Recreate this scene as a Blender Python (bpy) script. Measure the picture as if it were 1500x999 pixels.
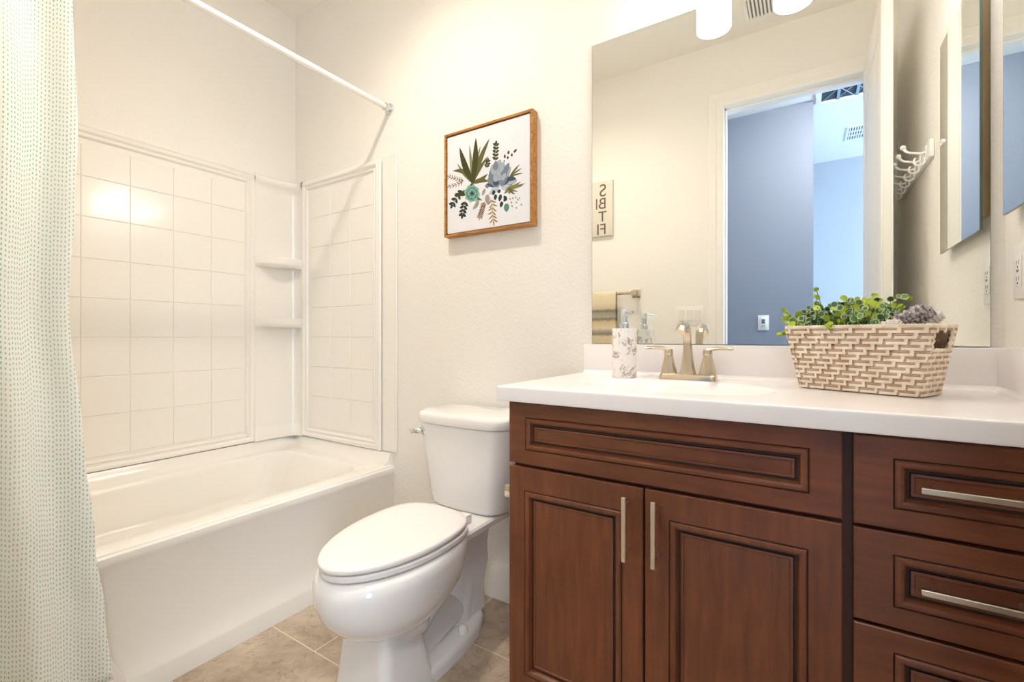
import bpy, bmesh, math, random
from mathutils import Vector, Matrix
for o in list(bpy.data.objects): bpy.data.objects.remove(o)
SC = bpy.context.scene
COL = SC.collection
PI = math.pi
V = Vector

# ------------------------------------------------------------------ camera, light, exposure
cam_d = bpy.data.cameras.new('camera'); cam = bpy.data.objects.new('camera', cam_d); COL.objects.link(cam)
cam.location = (0, 0, 1.013); cam.rotation_euler = (PI/2, 0, 0.569)
cam_d.sensor_width = 36; cam_d.lens = 675.3/1500*36; cam_d.clip_start = 0.02
cam_d.shift_y = -6.6/1500
SC.camera = cam
SC.view_settings.view_transform = 'Standard'; SC.view_settings.look = 'None'
SC.view_settings.gamma = 1; SC.view_settings.use_curve_mapping = False
SC.view_settings.exposure = 0.95
cy = SC.cycles; cy.max_bounces = 18; cy.diffuse_bounces = 12; cy.glossy_bounces = 8; cy.transmission_bounces = 6
VANITY_E = 7.5      # glow of the two vanity lamp shades
CEIL_W = 41.0        # ceiling downlight beam
HALL_E = 62.0        # added fill lamp in the hall, brightens tub and toilet fronts
CEIL_E = 34.0        # glow of its lens
SKY = 7.5            # daylight through the hall window
world = bpy.data.worlds.new('world'); SC.world = world; world.use_nodes = True
bg = world.node_tree.nodes['Background']; bg.inputs[0].default_value = (0.50, 0.72, 1.0, 1); bg.inputs[1].default_value = SKY
pd = bpy.data.lights.new('window_portal', 'AREA'); pd.shape = 'RECTANGLE'; pd.size = 2.1; pd.size_y = 1.6
pd.cycles.is_portal = True
po = bpy.data.objects.new('window_portal', pd); COL.objects.link(po)
po.location = (2.20, -1.35, 1.45); po.rotation_euler = (0, PI/2, 0)

# ------------------------------------------------------------------ materials
def lin(c):
    if isinstance(c, str):
        c = c.lstrip('#'); c = [int(c[i:i+2], 16)/255 for i in (0, 2, 4)]
    return tuple((x/12.92 if x <= .04045 else ((x+.055)/1.055)**2.4) for x in c) + (1,)
def mat(name, color, rough=.5, metal=0, spec=.5, emit=0, coat=0, sss=0):
    m = bpy.data.materials.new(name); m.use_nodes = True
    b = m.node_tree.nodes['Principled BSDF']
    b.inputs['Base Color'].default_value = lin(color); b.inputs['Roughness'].default_value = rough
    b.inputs['Metallic'].default_value = metal; b.inputs['Specular IOR Level'].default_value = spec
    b.inputs['Coat Weight'].default_value = coat; b.inputs['Coat Roughness'].default_value = .06
    if emit:
        b.inputs['Emission Color'].default_value = emit[1]; b.inputs['Emission Strength'].default_value = emit[0]
    m.diffuse_color = lin(color)
    return m
def nodes(m): return m.node_tree.nodes, m.node_tree.links, m.node_tree.nodes['Principled BSDF']
def add_bump(m, scale, strength, dist=.002, detail=3, coord='Object', ramp=None):
    N, L, b = nodes(m)
    tc = N.new('ShaderNodeTexCoord'); nz = N.new('ShaderNodeTexNoise'); bp = N.new('ShaderNodeBump')
    nz.inputs['Scale'].default_value = scale; nz.inputs['Detail'].default_value = detail
    bp.inputs['Strength'].default_value = strength; bp.inputs['Distance'].default_value = dist
    L.new(tc.outputs[coord], nz.inputs['Vector'])
    src = nz.outputs['Fac']
    if ramp:
        r = N.new('ShaderNodeValToRGB'); r.color_ramp.elements[0].position = ramp[0]; r.color_ramp.elements[1].position = ramp[1]
        L.new(src, r.inputs[0]); src = r.outputs[0]
    L.new(src, bp.inputs['Height']); L.new(bp.outputs[0], b.inputs['Normal'])
    return m
def add_mottle(m, c1, c2, scale, stretch=(1, 1, 1), detail=4, lo=.35, hi=.65, rough=None, dist=0):
    N, L, b = nodes(m)
    tc = N.new('ShaderNodeTexCoord'); mp = N.new('ShaderNodeMapping'); nz = N.new('ShaderNodeTexNoise'); r = N.new('ShaderNodeValToRGB')
    mp.inputs['Scale'].default_value = stretch; nz.inputs['Scale'].default_value = scale; nz.inputs['Detail'].default_value = detail
    nz.inputs['Distortion'].default_value = dist
    r.color_ramp.elements[0].position = lo; r.color_ramp.elements[1].position = hi
    r.color_ramp.elements[0].color = lin(c1); r.color_ramp.elements[1].color = lin(c2)
    L.new(tc.outputs['Object'], mp.inputs[0]); L.new(mp.outputs[0], nz.inputs['Vector']); L.new(nz.outputs['Fac'], r.inputs[0])
    L.new(r.outputs[0], b.inputs['Base Color'])
    return m

M = {}
M['wall'] = add_bump(mat('wall_paint', '#efece6', .75, spec=.25), 95, .25, .0014, 2, ramp=(.42, .62))
M['ceiling'] = add_bump(mat('ceiling_paint', '#f0ede7', .85, spec=.2), 60, .25, .0015, 2)
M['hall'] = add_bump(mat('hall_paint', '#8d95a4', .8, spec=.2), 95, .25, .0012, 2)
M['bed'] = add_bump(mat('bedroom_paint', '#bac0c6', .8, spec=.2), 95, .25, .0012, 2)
M['trim'] = mat('trim_paint', '#f1eee8', .35)
M['acrylic'] = mat('tub_acrylic', '#f2efe9', .16, coat=.25)
M['ceramic'] = mat('toilet_china', '#ecebea', .07, coat=.5)
M['plastic'] = mat('seat_plastic', '#efece9', .22)
M['counter'] = mat('cultured_marble', '#f5f2f2', .22, coat=.2)
M['chrome'] = mat('chrome', '#dfe2e6', .07, 1)
M['nickel'] = mat('brushed_nickel', '#d3c6b2', .2, 1)
M['steel'] = mat('satin_nickel', '#d9cdbb', .3, 1)
M['rod'] = mat('white_rod', '#f1eee9', .3)
M['dark'] = mat('dark_gap', '#241a14', .7)
M['white'] = mat('white_plastic', '#f0eeea', .35)
M['grey_plastic'] = mat('grey_plastic', '#8d8c8a', .5)
M['mirror'] = mat('mirror_silver', '#f4f6f3', .0, 1)
M['mirror_edge'] = mat('mirror_edge_glass', '#5d6a62', .15)
M['backing'] = mat('mirror_backing', '#b79f7d', .7)
M['shade'] = mat('lit_glass_shade', '#ffffff', .4, emit=(VANITY_E, (1.0, .965, .935, 1)))
M['lens'] = mat('downlight_lens', '#ffffff', .4, emit=(CEIL_E, (1.0, .90, .77, 1)))
M['screen'] = mat('thermostat_screen', '#5f7384', .3)
M['grille_dark'] = mat('duct_shade', '#3b4750', .8)
M['carpet'] = add_bump(mat('hall_carpet', '#b8b0a4', .95, spec=.1), 400, .6, .004)

def wood(name, horiz):
    m = mat(name, '#5b3421', .34, coat=.12)
    st = (3, 30, 30) if horiz else (30, 30, 3)
    N, L, b = nodes(m)
    add_mottle(m, '#673720', '#80492a', 2.2, st, 6, .3, .72, dist=.4)
    # broad cloudy staining laid over the grain
    tc = N.new('ShaderNodeTexCoord'); nz = N.new('ShaderNodeTexNoise'); nz.inputs['Scale'].default_value = 7; nz.inputs['Detail'].default_value = 3
    mx = N.new('ShaderNodeMix'); mx.data_type = 'RGBA'; mx.blend_type = 'MULTIPLY'; mx.inputs[0].default_value = .55
    r = N.new('ShaderNodeValToRGB'); r.color_ramp.elements[0].color = (.62, .56, .52, 1); r.color_ramp.elements[1].color = (1.12, 1.08, 1.05, 1)
    r.color_ramp.elements[0].position = .3; r.color_ramp.elements[1].position = .7
    L.new(tc.outputs['Object'], nz.inputs['Vector']); L.new(nz.outputs['Fac'], r.inputs[0])
    old = b.inputs['Base Color'].links[0].from_socket
    L.new(old, mx.inputs[6]); L.new(r.outputs[0], mx.inputs[7]); L.new(mx.outputs[2], b.inputs['Base Color'])
    return m
M['wood_v'] = wood('stained_maple_upright', False)
M['wood_h'] = wood('stained_maple_level', True)
M['glaze'] = mat('dark_glaze', '#2e1a10', .5)
M['oak'] = add_mottle(mat('oak_frame', '#a06a2e', .45), '#94612a', '#c08640', 3, (4, 40, 40), 4)

def tile_floor():
    m = mat('stone_floor_tile', '#a99a88', .45)
    N, L, b = nodes(m)
    tc = N.new('ShaderNodeTexCoord'); mp = N.new('ShaderNodeMapping'); br = N.new('ShaderNodeTexBrick')
    mp.inputs['Location'].default_value = (1.03+.61*3, -.907+.305*6, 0)
    L.new(tc.outputs['Object'], mp.inputs[0]); L.new(mp.outputs[0], br.inputs['Vector'])
    br.inputs['Scale'].default_value = 1; br.inputs['Brick Width'].default_value = .61; br.inputs['Row Height'].default_value = .305
    br.inputs['Mortar Size'].default_value = .0022; br.inputs['Mortar Smooth'].default_value = .1; br.offset = .5
    br.inputs['Color1'].default_value = (0, 0, 0, 1); br.inputs['Color2'].default_value = (.6, .6, .6, 1); br.inputs['Mortar'].default_value = (1, 1, 1, 1)
    n1 = N.new('ShaderNodeTexNoise'); n1.inputs['Scale'].default_value = 5.5; n1.inputs['Detail'].default_value = 9; n1.inputs['Roughness'].default_value = .68; n1.inputs['Distortion'].default_value = .5
    L.new(tc.outputs['Object'], n1.inputs['Vector'])
    r1 = N.new('ShaderNodeValToRGB'); e = r1.color_ramp.elements
    e[0].position = .32; e[0].color = lin('#93816d'); e[1].position = .7; e[1].color = lin('#cbbca8')
    L.new(n1.outputs['Fac'], r1.inputs[0])
    # thin dark veins
    n2 = N.new('ShaderNodeTexNoise'); n2.inputs['Scale'].default_value = 9; n2.inputs['Detail'].default_value = 7; n2.inputs['Distortion'].default_value = 1.8
    L.new(tc.outputs['Object'], n2.inputs['Vector'])
    r2 = N.new('ShaderNodeValToRGB'); r2.color_ramp.elements[0].position = .485; r2.color_ramp.elements[0].color = (1, 1, 1, 1)
    r2.color_ramp.elements[1].position = .515; r2.color_ramp.elements[1].color = (1, 1, 1, 1)
    k = r2.color_ramp.elements.new(.5); k.color = (.62, .58, .55, 1)
    L.new(n2.outputs['Fac'], r2.inputs[0])
    mu = N.new('ShaderNodeMix'); mu.data_type = 'RGBA'; mu.blend_type = 'MULTIPLY'; mu.inputs[0].default_value = .8
    L.new(r1.outputs[0], mu.inputs[6]); L.new(r2.outputs[0], mu.inputs[7])
    mx = N.new('ShaderNodeMix'); mx.data_type = 'RGBA'
    L.new(br.outputs['Fac'], mx.inputs[0]); L.new(mu.outputs[2], mx.inputs[6]); mx.inputs[7].default_value = lin('#d8ccb9')
    L.new(mx.outputs[2], b.inputs['Base Color'])
    bp = N.new('ShaderNodeBump'); bp.inputs['Strength'].default_value = .4; bp.inputs['Distance'].default_value = .001; bp.invert = True
    L.new(br.outputs['Fac'], bp.inputs['Height']); L.new(bp.outputs[0], b.inputs['Normal'])
    return m
M['floor'] = tile_floor()

def curtain_mat():
    m = mat('drop_print_cotton', '#f2efe6', .85, spec=.15)
    N, L, b = nodes(m)
    uv = N.new('ShaderNodeUVMap'); sp = N.new('ShaderNodeSeparateXYZ'); L.new(uv.outputs[0], sp.inputs[0])
    def mth(op, a, bb=None):
        n = N.new('ShaderNodeMath'); n.operation = op
        for i, q in enumerate((a, bb)):
            if q is None: continue
            if isinstance(q, (int, float)): n.inputs[i].default_value = q
            else: L.new(q, n.inputs[i])
        return n.outputs[0]
    nz = N.new('ShaderNodeTexNoise'); nz.inputs['Scale'].default_value = 60; L.new(uv.outputs[0], nz.inputs['Vector'])
    wob = mth('MULTIPLY', mth('SUBTRACT', nz.outputs['Fac'], .5), .5)
    cx = mth('ADD', mth('DIVIDE', sp.outputs[0], .0070), wob)
    col = mth('FLOOR', cx)
    cy = mth('ADD', mth('DIVIDE', sp.outputs[1], .0118), mth('MULTIPLY', mth('FRACT', mth('MULTIPLY', mth('SINE', mth('MULTIPLY', col, 12.9898)), 437.58)), 1.0))
    fx = mth('MULTIPLY', mth('SUBTRACT', mth('FRACT', cx), .5), .0070)
    fy = mth('MULTIPLY', mth('SUBTRACT', mth('FRACT', cy), .5), .0118)
    d = mth('ADD', mth('POWER', mth('DIVIDE', fx, .00135), 2), mth('POWER', mth('DIVIDE', fy, .0030), 2))
    inside = mth('LESS_THAN', d, 1)
    n2 = N.new('ShaderNodeTexNoise'); n2.inputs['Scale'].default_value = 5; n2.inputs['Detail'].default_value = 2; L.new(uv.outputs[0], n2.inputs['Vector'])
    r = N.new('ShaderNodeValToRGB'); r.color_ramp.elements[0].position = .3; r.color_ramp.elements[1].position = .7
    r.color_ramp.elements[0].color = lin('#8fcdb4'); r.color_ramp.elements[1].color = lin('#c3dccf')
    L.new(n2.outputs['Fac'], r.inputs[0])
    mx = N.new('ShaderNodeMix'); mx.data_type = 'RGBA'; L.new(inside, mx.inputs[0]); mx.inputs[6].default_value = lin('#fbfcfa'); L.new(r.outputs[0], mx.inputs[7])
    L.new(mx.outputs[2], b.inputs['Base Color'])
    tr = N.new('ShaderNodeBsdfTranslucent'); L.new(mx.outputs[2], tr.inputs[0])
    ms = N.new('ShaderNodeMixShader'); ms.inputs[0].default_value = .12
    L.new(b.outputs[0], ms.inputs[1]); L.new(tr.outputs[0], ms.inputs[2]); L.new(ms.outputs[0], N['Material Output'].inputs['Surface'])
    return m
M['curtain'] = curtain_mat()
M['liner'] = mat('white_liner', '#f4f2ee', .5)

def splatter():
    m = mat('marbled_ceramic', '#f5f4f4', .3)
    N, L, b = nodes(m)
    tc = N.new('ShaderNodeTexCoord')
    n1 = N.new('ShaderNodeTexNoise'); n1.inputs['Scale'].default_value = 26; n1.inputs['Detail'].default_value = 8; n1.inputs['Roughness'].default_value = .7; n1.inputs['Distortion'].default_value = 1.6
    n2 = N.new('ShaderNodeTexNoise'); n2.inputs['Scale'].default_value = 30; n2.inputs['Detail'].default_value = 3
    for n in (n1, n2): L.new(tc.outputs['Object'], n.inputs['Vector'])
    r1 = N.new('ShaderNodeValToRGB'); e = r1.color_ramp.elements
    e[0].position = .455; e[0].color = (0, 0, 0, 1); e[1].position = .545; e[1].color = (0, 0, 0, 1); k = e.new(.5); k.color = (1, 1, 1, 1)
    r2 = N.new('ShaderNodeValToRGB'); r2.color_ramp.elements[0].position = .51; r2.color_ramp.elements[1].position = .57
    L.new(n1.outputs['Fac'], r1.inputs[0]); L.new(n2.outputs['Fac'], r2.inputs[0])
    mu = N.new('ShaderNodeMath'); mu.operation = 'MULTIPLY'; L.new(r1.outputs[0], mu.inputs[0]); L.new(r2.outputs[0], mu.inputs[1])
    mx = N.new('ShaderNodeMix'); mx.data_type = 'RGBA'; L.new(mu.outputs[0], mx.inputs[0])
    mx.inputs[6].default_value = lin('#f4f1ee'); mx.inputs[7].default_value = lin('#7d4d38'); L.new(mx.outputs[2], b.inputs['Base Color'])
    return m
M['splatter'] = splatter()

# ------------------------------------------------------------------ mesh helpers
class MB:
    def __init__(s): s.bm = bmesh.new(); s.mi = 0
    def face(s, vs):
        try:
            f = s.bm.faces.new(vs); f.material_index = s.mi; return f
        except ValueError: return None
    def pts(s, ps): return [s.bm.verts.new(p) for p in ps]
    def box(s, x0, x1, y0, y1, z0, z1, bev=0, seg=2, xf=None):
        b = bmesh.new()
        vs = [b.verts.new((x, y, z)) for z in (z0, z1) for y in (y0, y1) for x in (x0, x1)]
        for q in ((0, 2, 3, 1), (4, 5, 7, 6), (0, 1, 5, 4), (2, 6, 7, 3), (0, 4, 6, 2), (1, 3, 7, 5)): b.faces.new([vs[i] for i in q])
        if bev: bmesh.ops.bevel(b, geom=b.edges[:], offset=bev, segments=seg, affect='EDGES', profile=.5)
        s.merge(b, xf)
        return s
    def merge(s, b, xf=None):
        mp = {}
        for v in b.verts: mp[v] = s.bm.verts.new(xf @ v.co if xf else v.co)
        for f in b.faces: s.face([mp[v] for v in f.verts])
        b.free()
    def loft(s, rings, cap0=True, cap1=True, closed=True, loop=False):
        R = [s.pts(r) for r in rings]
        n = len(R[0]); m = len(R)
        for i in range(m if loop else m-1):
            a, b = R[i], R[(i+1) % m]
            for j in range(n if closed else n-1):
                k = (j+1) % n; s.face([a[j], a[k], b[k], b[j]])
        if cap0 and not loop: s.face(R[0][::-1])
        if cap1 and not loop: s.face(R[-1])
        return s
    def lathe(s, prof, c=(0, 0, 0), n=32, axis='z', sx=1, sy=1, cap0=True, cap1=True):
        rings = []
        for r, h in prof:
            ring = []
            for i in range(n):
                a = 2*PI*i/n; p = (r*math.cos(a)*sx, r*math.sin(a)*sy, h)
                if axis == 'x': p = (p[2], p[0], p[1])
                if axis == 'y': p = (p[1], p[2], p[0])
                ring.append((c[0]+p[0], c[1]+p[1], c[2]+p[2]))
            rings.append(ring)
        return s.loft(rings, cap0, cap1)
    def tube(s, path, r, n=12, sx=1.0, cap=True, up=None):
        P = [V(p) for p in path]; rad = r if isinstance(r, (list, tuple)) else [r]*len(P)
        rings = []; ref = V(up) if up else None
        for i, p in enumerate(P):
            t = (P[min(i+1, len(P)-1)]-P[max(i-1, 0)]).normalized()
            if ref is None:
                ref = V((0, 0, 1)) if abs(t.z) < .9 else V((0, 1, 0))
            a = (ref - t*ref.dot(t)).normalized(); b = t.cross(a); ref = a
            rr = rad[i]
            ra, rb = rr if isinstance(rr, (list, tuple)) else (rr, rr)
            rings.append([p + a*ra*math.cos(2*PI*k/n) + b*rb*math.sin(2*PI*k/n) for k in range(n)])
        return s.loft(rings, cap, cap)
    def frame(s, o, u, v, nrm, w, h, prof, fill=True, back=True):
        """mitred moulding round a w x h rectangle; prof = (inset_u, inset_v, height)"""
        o, u, v, nrm = V(o), V(u), V(v), V(nrm)
        rings = [[o+u*a+v*b+nrm*q[2] for a, b in ((q[0], q[1]), (w-q[0], q[1]), (w-q[0], h-q[1]), (q[0], h-q[1]))] for q in prof]
        return s.loft(rings, back, fill)
    def build(s, name, m, parent=None, smooth=35, bev=0, local=False, flip=True, wn=False):
        me = bpy.data.meshes.new(name)
        bm = s.bm
        bmesh.ops.remove_doubles(bm, verts=bm.verts[:], dist=1e-6)
        if flip: bmesh.ops.recalc_face_normals(bm, faces=bm.faces[:])
        if parent is not None and not local:
            T = V((0, 0, 0)); q = parent
            while q: T += q.location; q = q.parent
            for v in bm.verts: v.co -= T
        if smooth:
            for f in bm.faces: f.smooth = True
        bm.to_mesh(me); bm.free()
        if smooth: me.set_sharp_from_angle(angle=math.radians(smooth))
        for x in (m if isinstance(m, (list, tuple)) else [m]): me.materials.append(M[x] if isinstance(x, str) else x)
        o = bpy.data.objects.new(name, me); COL.objects.link(o)
        if parent is not None: o.parent = parent
        if wn:
            md = o.modifiers.new('weighted_normal', 'WEIGHTED_NORMAL'); md.keep_sharp = True; md.weight = 80
        if bev:
            md = o.modifiers.new('bevel', 'BEVEL'); md.width = bev; md.segments = 2; md.limit_method = 'ANGLE'
        return o
def tag(o, label=None, cat=None, group=None, kind=None):
    if label: o['label'] = label
    if cat: o['category'] = cat
    if group: o['group'] = group
    if kind: o['kind'] = kind
    return o
def thing(name, label, cat, loc=(0, 0, 0), rz=0, group=None):
    o = bpy.data.objects.new(name, None); COL.objects.link(o); o.empty_display_size = .05
    o.location = loc; o.rotation_euler = (0, 0, rz)
    return tag(o, label, cat, group)
def copy_tree(o, parent=None):
    c = o.copy(); COL.objects.link(c); c.parent = parent
    for ch in [k for k in bpy.data.objects if k.parent == o]: copy_tree(ch, c)
    return c
def struct(name, mb, m, smooth=0, bev=0, label=None, cat=None):
    o = mb.build(name, m, None, smooth, bev); o['kind'] = 'structure'
    o['label'] = label or name.replace('_', ' '); o['category'] = cat or name.split('_')[0]
    return o
def rrect(x0, x1, y0, y1, r, n=8, z=0):
    r = max(min(r, (x1-x0)/2-1e-4, (y1-y0)/2-1e-4), 1e-4); out = []
    for cx, cy, a0 in ((x1-r, y1-r, 0), (x0+r, y1-r, 90), (x0+r, y0+r, 180), (x1-r, y0+r, 270)):
        for i in range(n+1):
            a = math.radians(a0+90*i/n); out.append((cx+r*math.cos(a), cy+r*math.sin(a), z))
    return out

# ------------------------------------------------------------------ the room
XL, XR, YB, ZC = -2.347, .378, 1.48, 2.739
T = .12
struct('floor', MB().box(XL-T, XR+T, -T, YB+T, -.1, 0), 'floor', label='grey-beige stone tile bathroom floor with pale grout lines')
struct('ceiling', MB().box(XL-T, XR+T, -T+.001, YB+T, ZC, ZC+.1), 'ceiling', label='cream painted bathroom ceiling')
struct('wall_left', MB().box(XL-T, XL, -T, YB+T, 0, ZC), 'wall', label='cream textured wall behind the bathtub')
struct('wall_back', MB().box(XL, XR, YB, YB+T, 0, ZC), 'wall', label='cream textured wall behind the toilet and vanity')
struct('wall_right', MB().box(XR, XR+T, -T, YB+T, 0, ZC), 'wall', label='cream textured wall at the right end of the vanity')
DX0, DX1, DZ = -.428, .288, 2.378
wf = MB()
wf.box(XL, DX0, -T, 0, 0, ZC); wf.box(DX1, XR, -T, 0, 0, ZC); wf.box(DX0, DX1, -T, 0, DZ, ZC)
struct('wall_front', wf, 'wall', label='cream textured wall around the doorway, seen in the vanity mirror')
# door jamb and casings
tj = MB()
tj.box(DX0, DX0+.017, -T-.002, .002, 0, DZ, .002); tj.box(DX1-.017, DX1, -T-.002, .002, 0, DZ, .002); tj.box(DX0, DX1, -T-.002, .002, DZ-.017, DZ, .002)
tj.box(DX0+.017, DX0+.028, -.07, -.036, 0, DZ-.017, .002); tj.box(DX0+.017, DX1-.017, -.07, -.036, DZ-.028, DZ-.017, .002)
struct('trim_1', tj, 'trim', 30, label='white door jamb lining the doorway')
def casing(side):
    mb = MB()
    y, s = (0, 1) if side > 0 else (-T, -1)
    prof = [(-.005, 0), (-.005, .009), (.004, .0125), (.02, .0135), (.03, .0125), (.036, .016), (.066, .0185), (.073, .0185), (.078, .015), (.078, 0)]
    rings = []
    for d, h in prof:
        xa, xb, zt = DX0+.012-d, min(DX1-.012+d, XR-.002), DZ-.012+d
        rings.append([(xa, y+s*h, 0), (xa, y+s*h, zt), (xb, y+s*h, zt), (xb, y+s*h, 0)])
    mb.loft(rings, False, False, closed=False, loop=True)
    return mb
struct('trim_2', casing(1), 'trim', 25, label='white moulded casing around the doorway')
struct('trim_3', casing(-1), 'trim', 25, label='white casing on the hall side of the doorway')
# open door leaf
dl = MB(); LX0, LX1, LY0, LY1, LZ = .240, .277, .02, .692, 2.352
dl.box(LX0+.006, LX1-.006, LY0, LY1, .012, LZ)
dl.box(LX0, LX0+.006, LY0, LY0+.115, .012, LZ, .0015); dl.box(LX0, LX0+.006, LY1-.115, LY1, .012, LZ, .0015)
for z0, z1 in ((.012, .24), (.86, 1.02), (LZ-.125, LZ)): dl.box(LX0, LX0+.006, LY0+.115, LY1-.115, z0, z1, .0015)
for z0, z1 in ((.24, .86), (1.02, LZ-.125)):
    w, h = LY1-LY0-.23, z1-z0
    dl.frame((LX0+.006, LY0+.115, z0), (0, 1, 0), (0, 0, 1), (-1, 0, 0), w, h, [(0, 0, 0), (0, 0, .006), (.012, .012, .002), (.03, .03, .001), (.045, .045, .005)], back=False)
dl.box(LX1-.006, LX1, LY0, LY1, .012, LZ, .0015)
door = struct('door_1', dl, 'trim', 30, label='white panelled door standing open beside the right wall')
for z in (.25, 1.2, 2.1):
    hg = MB(); hg.box(LX1-.003, LX1+.004, LY0-.012, LY0+.001, z, z+.09, .001); hg.lathe([(.006, 0), (.006, .092)], (LX1+.006, LY0-.008, z-.001), 12)
    hg.build('hinge', 'steel', door)
# baseboards
bp_prof = [(0, 0), (.014, 0), (.014, .118), (.011, .128), (.005, .138), (0, .14)]
bb = MB(); bb.loft([[(-1.569, YB-d, z) for d, z in bp_prof], [(-.64, YB-d, z) for d, z in bp_prof]])
struct('baseboard_back', bb, 'trim', 30, label='white baseboard behind the toilet')
bb = MB(); bb.loft([[(-1.6, d, z) for d, z in bp_prof], [(-.51, d, z) for d, z in bp_prof]])
struct('baseboard_front', bb, 'trim', 30, label='white baseboard on the doorway wall')
bb = MB(); bb.loft([[(XR-d, .03, z) for d, z in bp_prof], [(XR-d, .98, z) for d, z in bp_prof]])
struct('baseboard_right', bb, 'trim', 30, label='white baseboard on the right wall')

# ------------------------------------------------------------------ the hall and bedroom beyond the doorway
HZ = 2.739
struct('floor_hall', MB().box(-1.7, 2.3, -2.75, -T, -.1, -.001), 'carpet', label='hall carpet beyond the doorway')
struct('ceiling_hall', MB().box(-1.7, 2.3, -2.75, -T, HZ, HZ+.1), 'ceiling', label='hall ceiling seen through the doorway in the mirror')
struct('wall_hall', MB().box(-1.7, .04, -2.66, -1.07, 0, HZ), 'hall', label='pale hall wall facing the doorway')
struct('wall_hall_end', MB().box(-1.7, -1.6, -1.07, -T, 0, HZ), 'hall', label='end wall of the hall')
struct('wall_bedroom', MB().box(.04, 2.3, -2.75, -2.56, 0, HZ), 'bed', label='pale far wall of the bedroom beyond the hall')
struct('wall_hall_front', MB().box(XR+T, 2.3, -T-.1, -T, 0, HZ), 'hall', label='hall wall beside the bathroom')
wr = MB(); wr.box(2.2, 2.3, -2.56, -T-.1, 0, .65); wr.box(2.2, 2.3, -2.56, -T-.1, 2.25, HZ); wr.box(2.2, 2.3, -2.56, -2.4, .65, 2.25); wr.box(2.2, 2.3, -.3, -T-.1, .65, 2.25)
struct('wall_window_side', wr, 'hall', label='bedroom wall with the window')
wn = MB(); wn.frame((2.27, -2.4, .65), (0, 1, 0), (0, 0, 1), (-1, 0, 0), 2.1, 1.6, [(0, 0, 0), (0, 0, .05), (.05, .05, .05), (.05, .05, 0)], False, False); wn.box(2.22, 2.27, -1.37, -1.33, .7, 2.2)
struct('window_1', wn, 'trim', label='white framed bedroom window')

def ceiling_vent(name, label, x0, x1, y0, y1, n, along, dark='grille_dark', bars=0):
    t = thing(name, label, 'vent', ((x0+x1)/2, (y0+y1)/2, ZC), 0, 'ceiling vents')
    fr = .022
    MB().frame((x0, y0, ZC), (1, 0, 0), (0, 1, 0), (0, 0, -1), x1-x0, y1-y0, [(0, 0, 0), (0, 0, .004), (.004, .004, .008), (fr-.003, fr-.003, .008), (fr, fr, .003), (fr, fr, .0004)], False, False).build('frame', 'white', t, 30)
    MB().box(x0+fr, x1-fr, y0+fr, y1-fr, ZC-.0012, ZC-.0004).build('backing', dark, t, 0)  # sheet behind the slats carries the duct shade in its colour
    sl = MB()
    for i in range(n):
        if along == 'y':
            x = x0+fr+(x1-x0-2*fr)*(i+.5)/n; w = (x1-x0-2*fr)/n*.27
            sl.box(x-w, x+w, y0+fr, y1-fr, ZC-.008, ZC-.0012)
        else:
            y = y0+fr+(y1-y0-2*fr)*(i+.5)/n; w = (y1-y0-2*fr)/n*.27
            sl.box(x0+fr, x1-fr, y-w, y+w, ZC-.008, ZC-.0012)
    for i in range(bars):
        y = y0+fr+(y1-y0-2*fr)*(i+1)/(bars+1); sl.box(x0+fr, x1-fr, y-.006, y+.006, ZC-.009, ZC-.0012)
    sl.build('louvre', 'white', t, 0)
    return t
v = ceiling_vent('ceiling_vent', 'white ceiling register with narrow slats above the vanity, seen between the lamps in the mirror', -.285, -.03, .12, .33, 12, 'y', 'grey_plastic')
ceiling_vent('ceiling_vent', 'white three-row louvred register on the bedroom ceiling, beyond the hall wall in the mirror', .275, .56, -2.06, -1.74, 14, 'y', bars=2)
# large return-air grille with diagonal filter bracing
t = thing('return_grille', 'large white return-air grille with duct shade coloured into its panes on the hall ceiling', 'vent', (.36, -.95, HZ))
MB().frame((.055, -1.16, HZ), (1, 0, 0), (0, 1, 0), (0, 0, -1), .62, .42, [(0, 0, 0), (0, 0, .016), (.03, .03, .018), (.034, .034, .004), (.034, .034, .001)], False, False).build('frame', 'white', t, 30)
MB().box(.089, .641, -1.126, -.774, HZ-.003, HZ-.0005).build('backing', 'grille_dark', t, 0)  # dark sheet stands in for the shade inside the duct
gb = MB()
for x in (.19, .30, .42, .53): gb.box(x-.009, x+.009, -1.126, -.774, HZ-.014, HZ-.003)
for k in range(6):
    x = .10+.09*k; gb.tube([(x, -1.12, HZ-.006), (min(x+.18, .635), -.78, HZ-.006)], .003, 6); gb.tube([(min(x+.18, .635), -1.12, HZ-.006), (x, -.78, HZ-.006)], .003, 6)
gb.build('brace', mat('grille_brace', '#8ea3b5', .6), t, 0)
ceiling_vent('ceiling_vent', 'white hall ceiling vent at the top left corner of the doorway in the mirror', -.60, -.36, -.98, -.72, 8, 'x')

t = thing('hall_fill_lamp', 'round fill lamp added unseen on the hall ceiling to light the tub and toilet', 'light fixture', (.33, -.45, HZ))  # unseen lamp, added to light the tub apron and toilet through the doorway
MB().lathe([(.15, -.0004), (.15, -.012), (.142, -.02), (.135, -.02)], (.33, -.45, HZ), 40).build('rim', 'white', t, 40)
MB().lathe([(.135, -.0205), (.128, -.045), (.10, -.066), (.06, -.077), (.02, -.08)], (.33, -.45, HZ), 40).build('diffuser', mat('fill_diffuser', '#ffffff', .4, emit=(HALL_E, (1.0, .95, .90, 1))), t, 60)
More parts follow.
